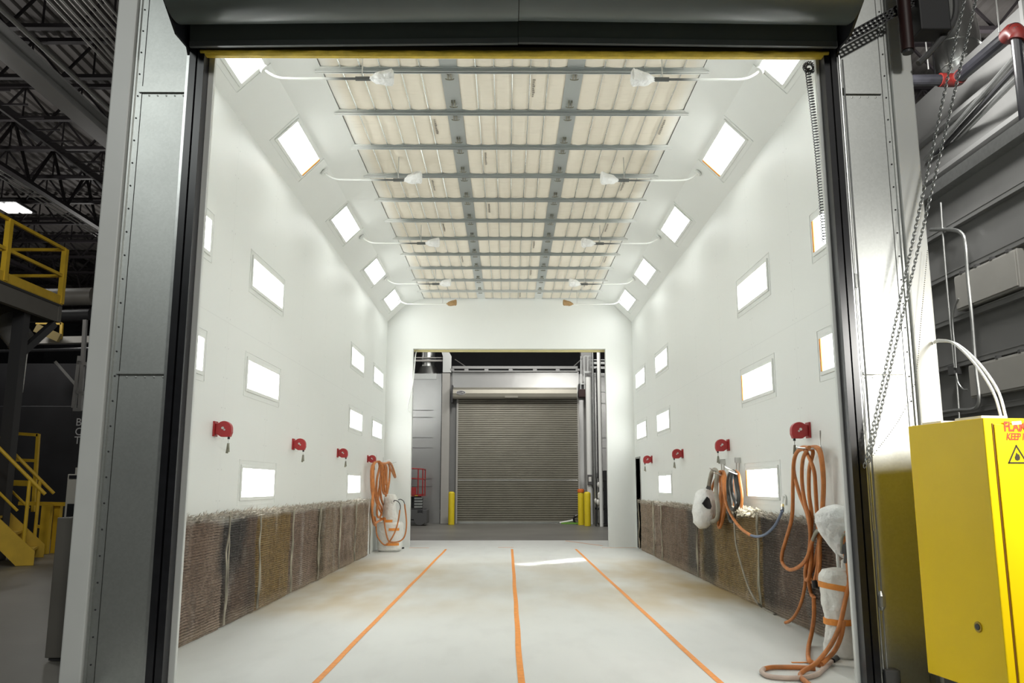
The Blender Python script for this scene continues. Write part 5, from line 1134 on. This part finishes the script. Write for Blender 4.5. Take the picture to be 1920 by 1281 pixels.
# right side pipes in the rear hall
def rp(px, y0_, y1_, r_, lab, mm_='conduit', Y=28.4):
    a, b_ = aty(px, y0_, Y), aty(px, y1_, Y); b_.x = a.x
    return solo('riser_pipe', MB().cyl((a.x, Y, max(0, b_.z)), (a.x, Y, a.z), r_, 14), M[mm_], lab, 'pipe', 'riser pipes by the far door', smooth=True)
rp(1103, 708, 1000, .10, 'thick white riser pipe right of the far roll door', 'pipe_white'); rp(1122, 640, 990, .06, 'pale slim riser pipe near the rear opening edge', 'pipe_white', 26.75)
rp(1111, 655, 1000, .03, 'thin steel riser between the two pale pipes', 'conduit', 27.8); rp(1118, 690, 1010, .02, 'thin dark riser beside the slim pale pipe', 'dark', 27.9)
t = thing('conduit_rack', 'tangle of thin steel conduit frames over the motor of the far roll door', 'conduit rack', aty(1100, 700, 28.6))
for k, (a, b_, w_) in enumerate((((1089, 668), (1089, 740), .03), ((1095, 668), (1096, 730), .03), ((1096, 668), (1108, 668), .035), ((1102, 668), (1102, 697), .03), ((1096, 698), (1109, 698), .06), ((1104, 675), (1136, 675), .03), ((1106, 681), (1136, 681), .08), ((1106, 689), (1136, 690), .08), ((1088, 720), (1095, 720), .04), ((1110, 700), (1136, 701), .03))): part('conduit', MB().bar(aty(*a, 28.6), aty(*b_, 28.6), w_), M['conduit'], t)
solo('back_riser', MB().mm(tuple(aty(1090, 712, 29.2)), tuple(aty(1108, 640, 29.3)+Vector((0, .3, 0)))), M['panel_grey'], 'grey upright above the motor of the far roll door', 'post')
t = thing('control_device', 'dark hanging control box right of the far roll door', 'control box', aty(1106, 905, 28.3))
a = aty(1106, 900, 28.3); part('box', MB().box(a, (.16, .1, .34)), M['rubber'], t, bevel=.01); part('face', MB().box(a+Vector((0, -.052, .02)), (.09, .01, .16)), M['white_plastic'], t, 'white face'); part('cable', MB().tube(spline([a+Vector((.06, 0, -.15)), a+Vector((.16, 0, -.4)), a+Vector((.22, 0, -.2)), a+Vector((.25, 0, .1))], 5), .014, 6), M['dark'], t)
t = thing('pipe_manifold', 'dark machine with white valves at the right edge of the rear opening', 'machine', (3.0, 27, 0))
part('cabinet', MB().mm((3.04, 27, .05), (4.0, 27.8, 1.75)), M['dark'], t, bevel=.02)
for k, (x, z, w_) in enumerate(((3.14, .95, .13), (3.22, 1.15, .1), (3.08, .75, .09), (3.2, .6, .12), (3.1, 1.3, .08), (3.25, 1.45, .09), (3.0, .8, .07))): part('valve', MB().lathe([(.02, -w_), (w_*.6, -w_*.5), (w_*.6, w_*.5), (.02, w_)], (x-.2, 26.95, z), 14, 'X' if k % 2 else 'Z'), M['white_plastic'] if k % 2 == 0 else M['rubber'], t, smooth=True)
for x in (3.0, 3.08, 3.16, 3.24): part('pipe', MB().cyl((x-.2, 26.97, .1 if x > 3.05 else .7), (x-.2, 26.97, 1.5), .022, 8), M['conduit'] if x != 3.16 else M['dark'], t)
part('frame', MB().bar((2.78, 26.97, .55), (3.2, 26.97, .5), .05).bar((2.8, 26.97, .0), (2.8, 26.97, .6), .05).bar((2.92, 26.97, .0), (2.92, 26.97, .5), .04), M['dark'], t)
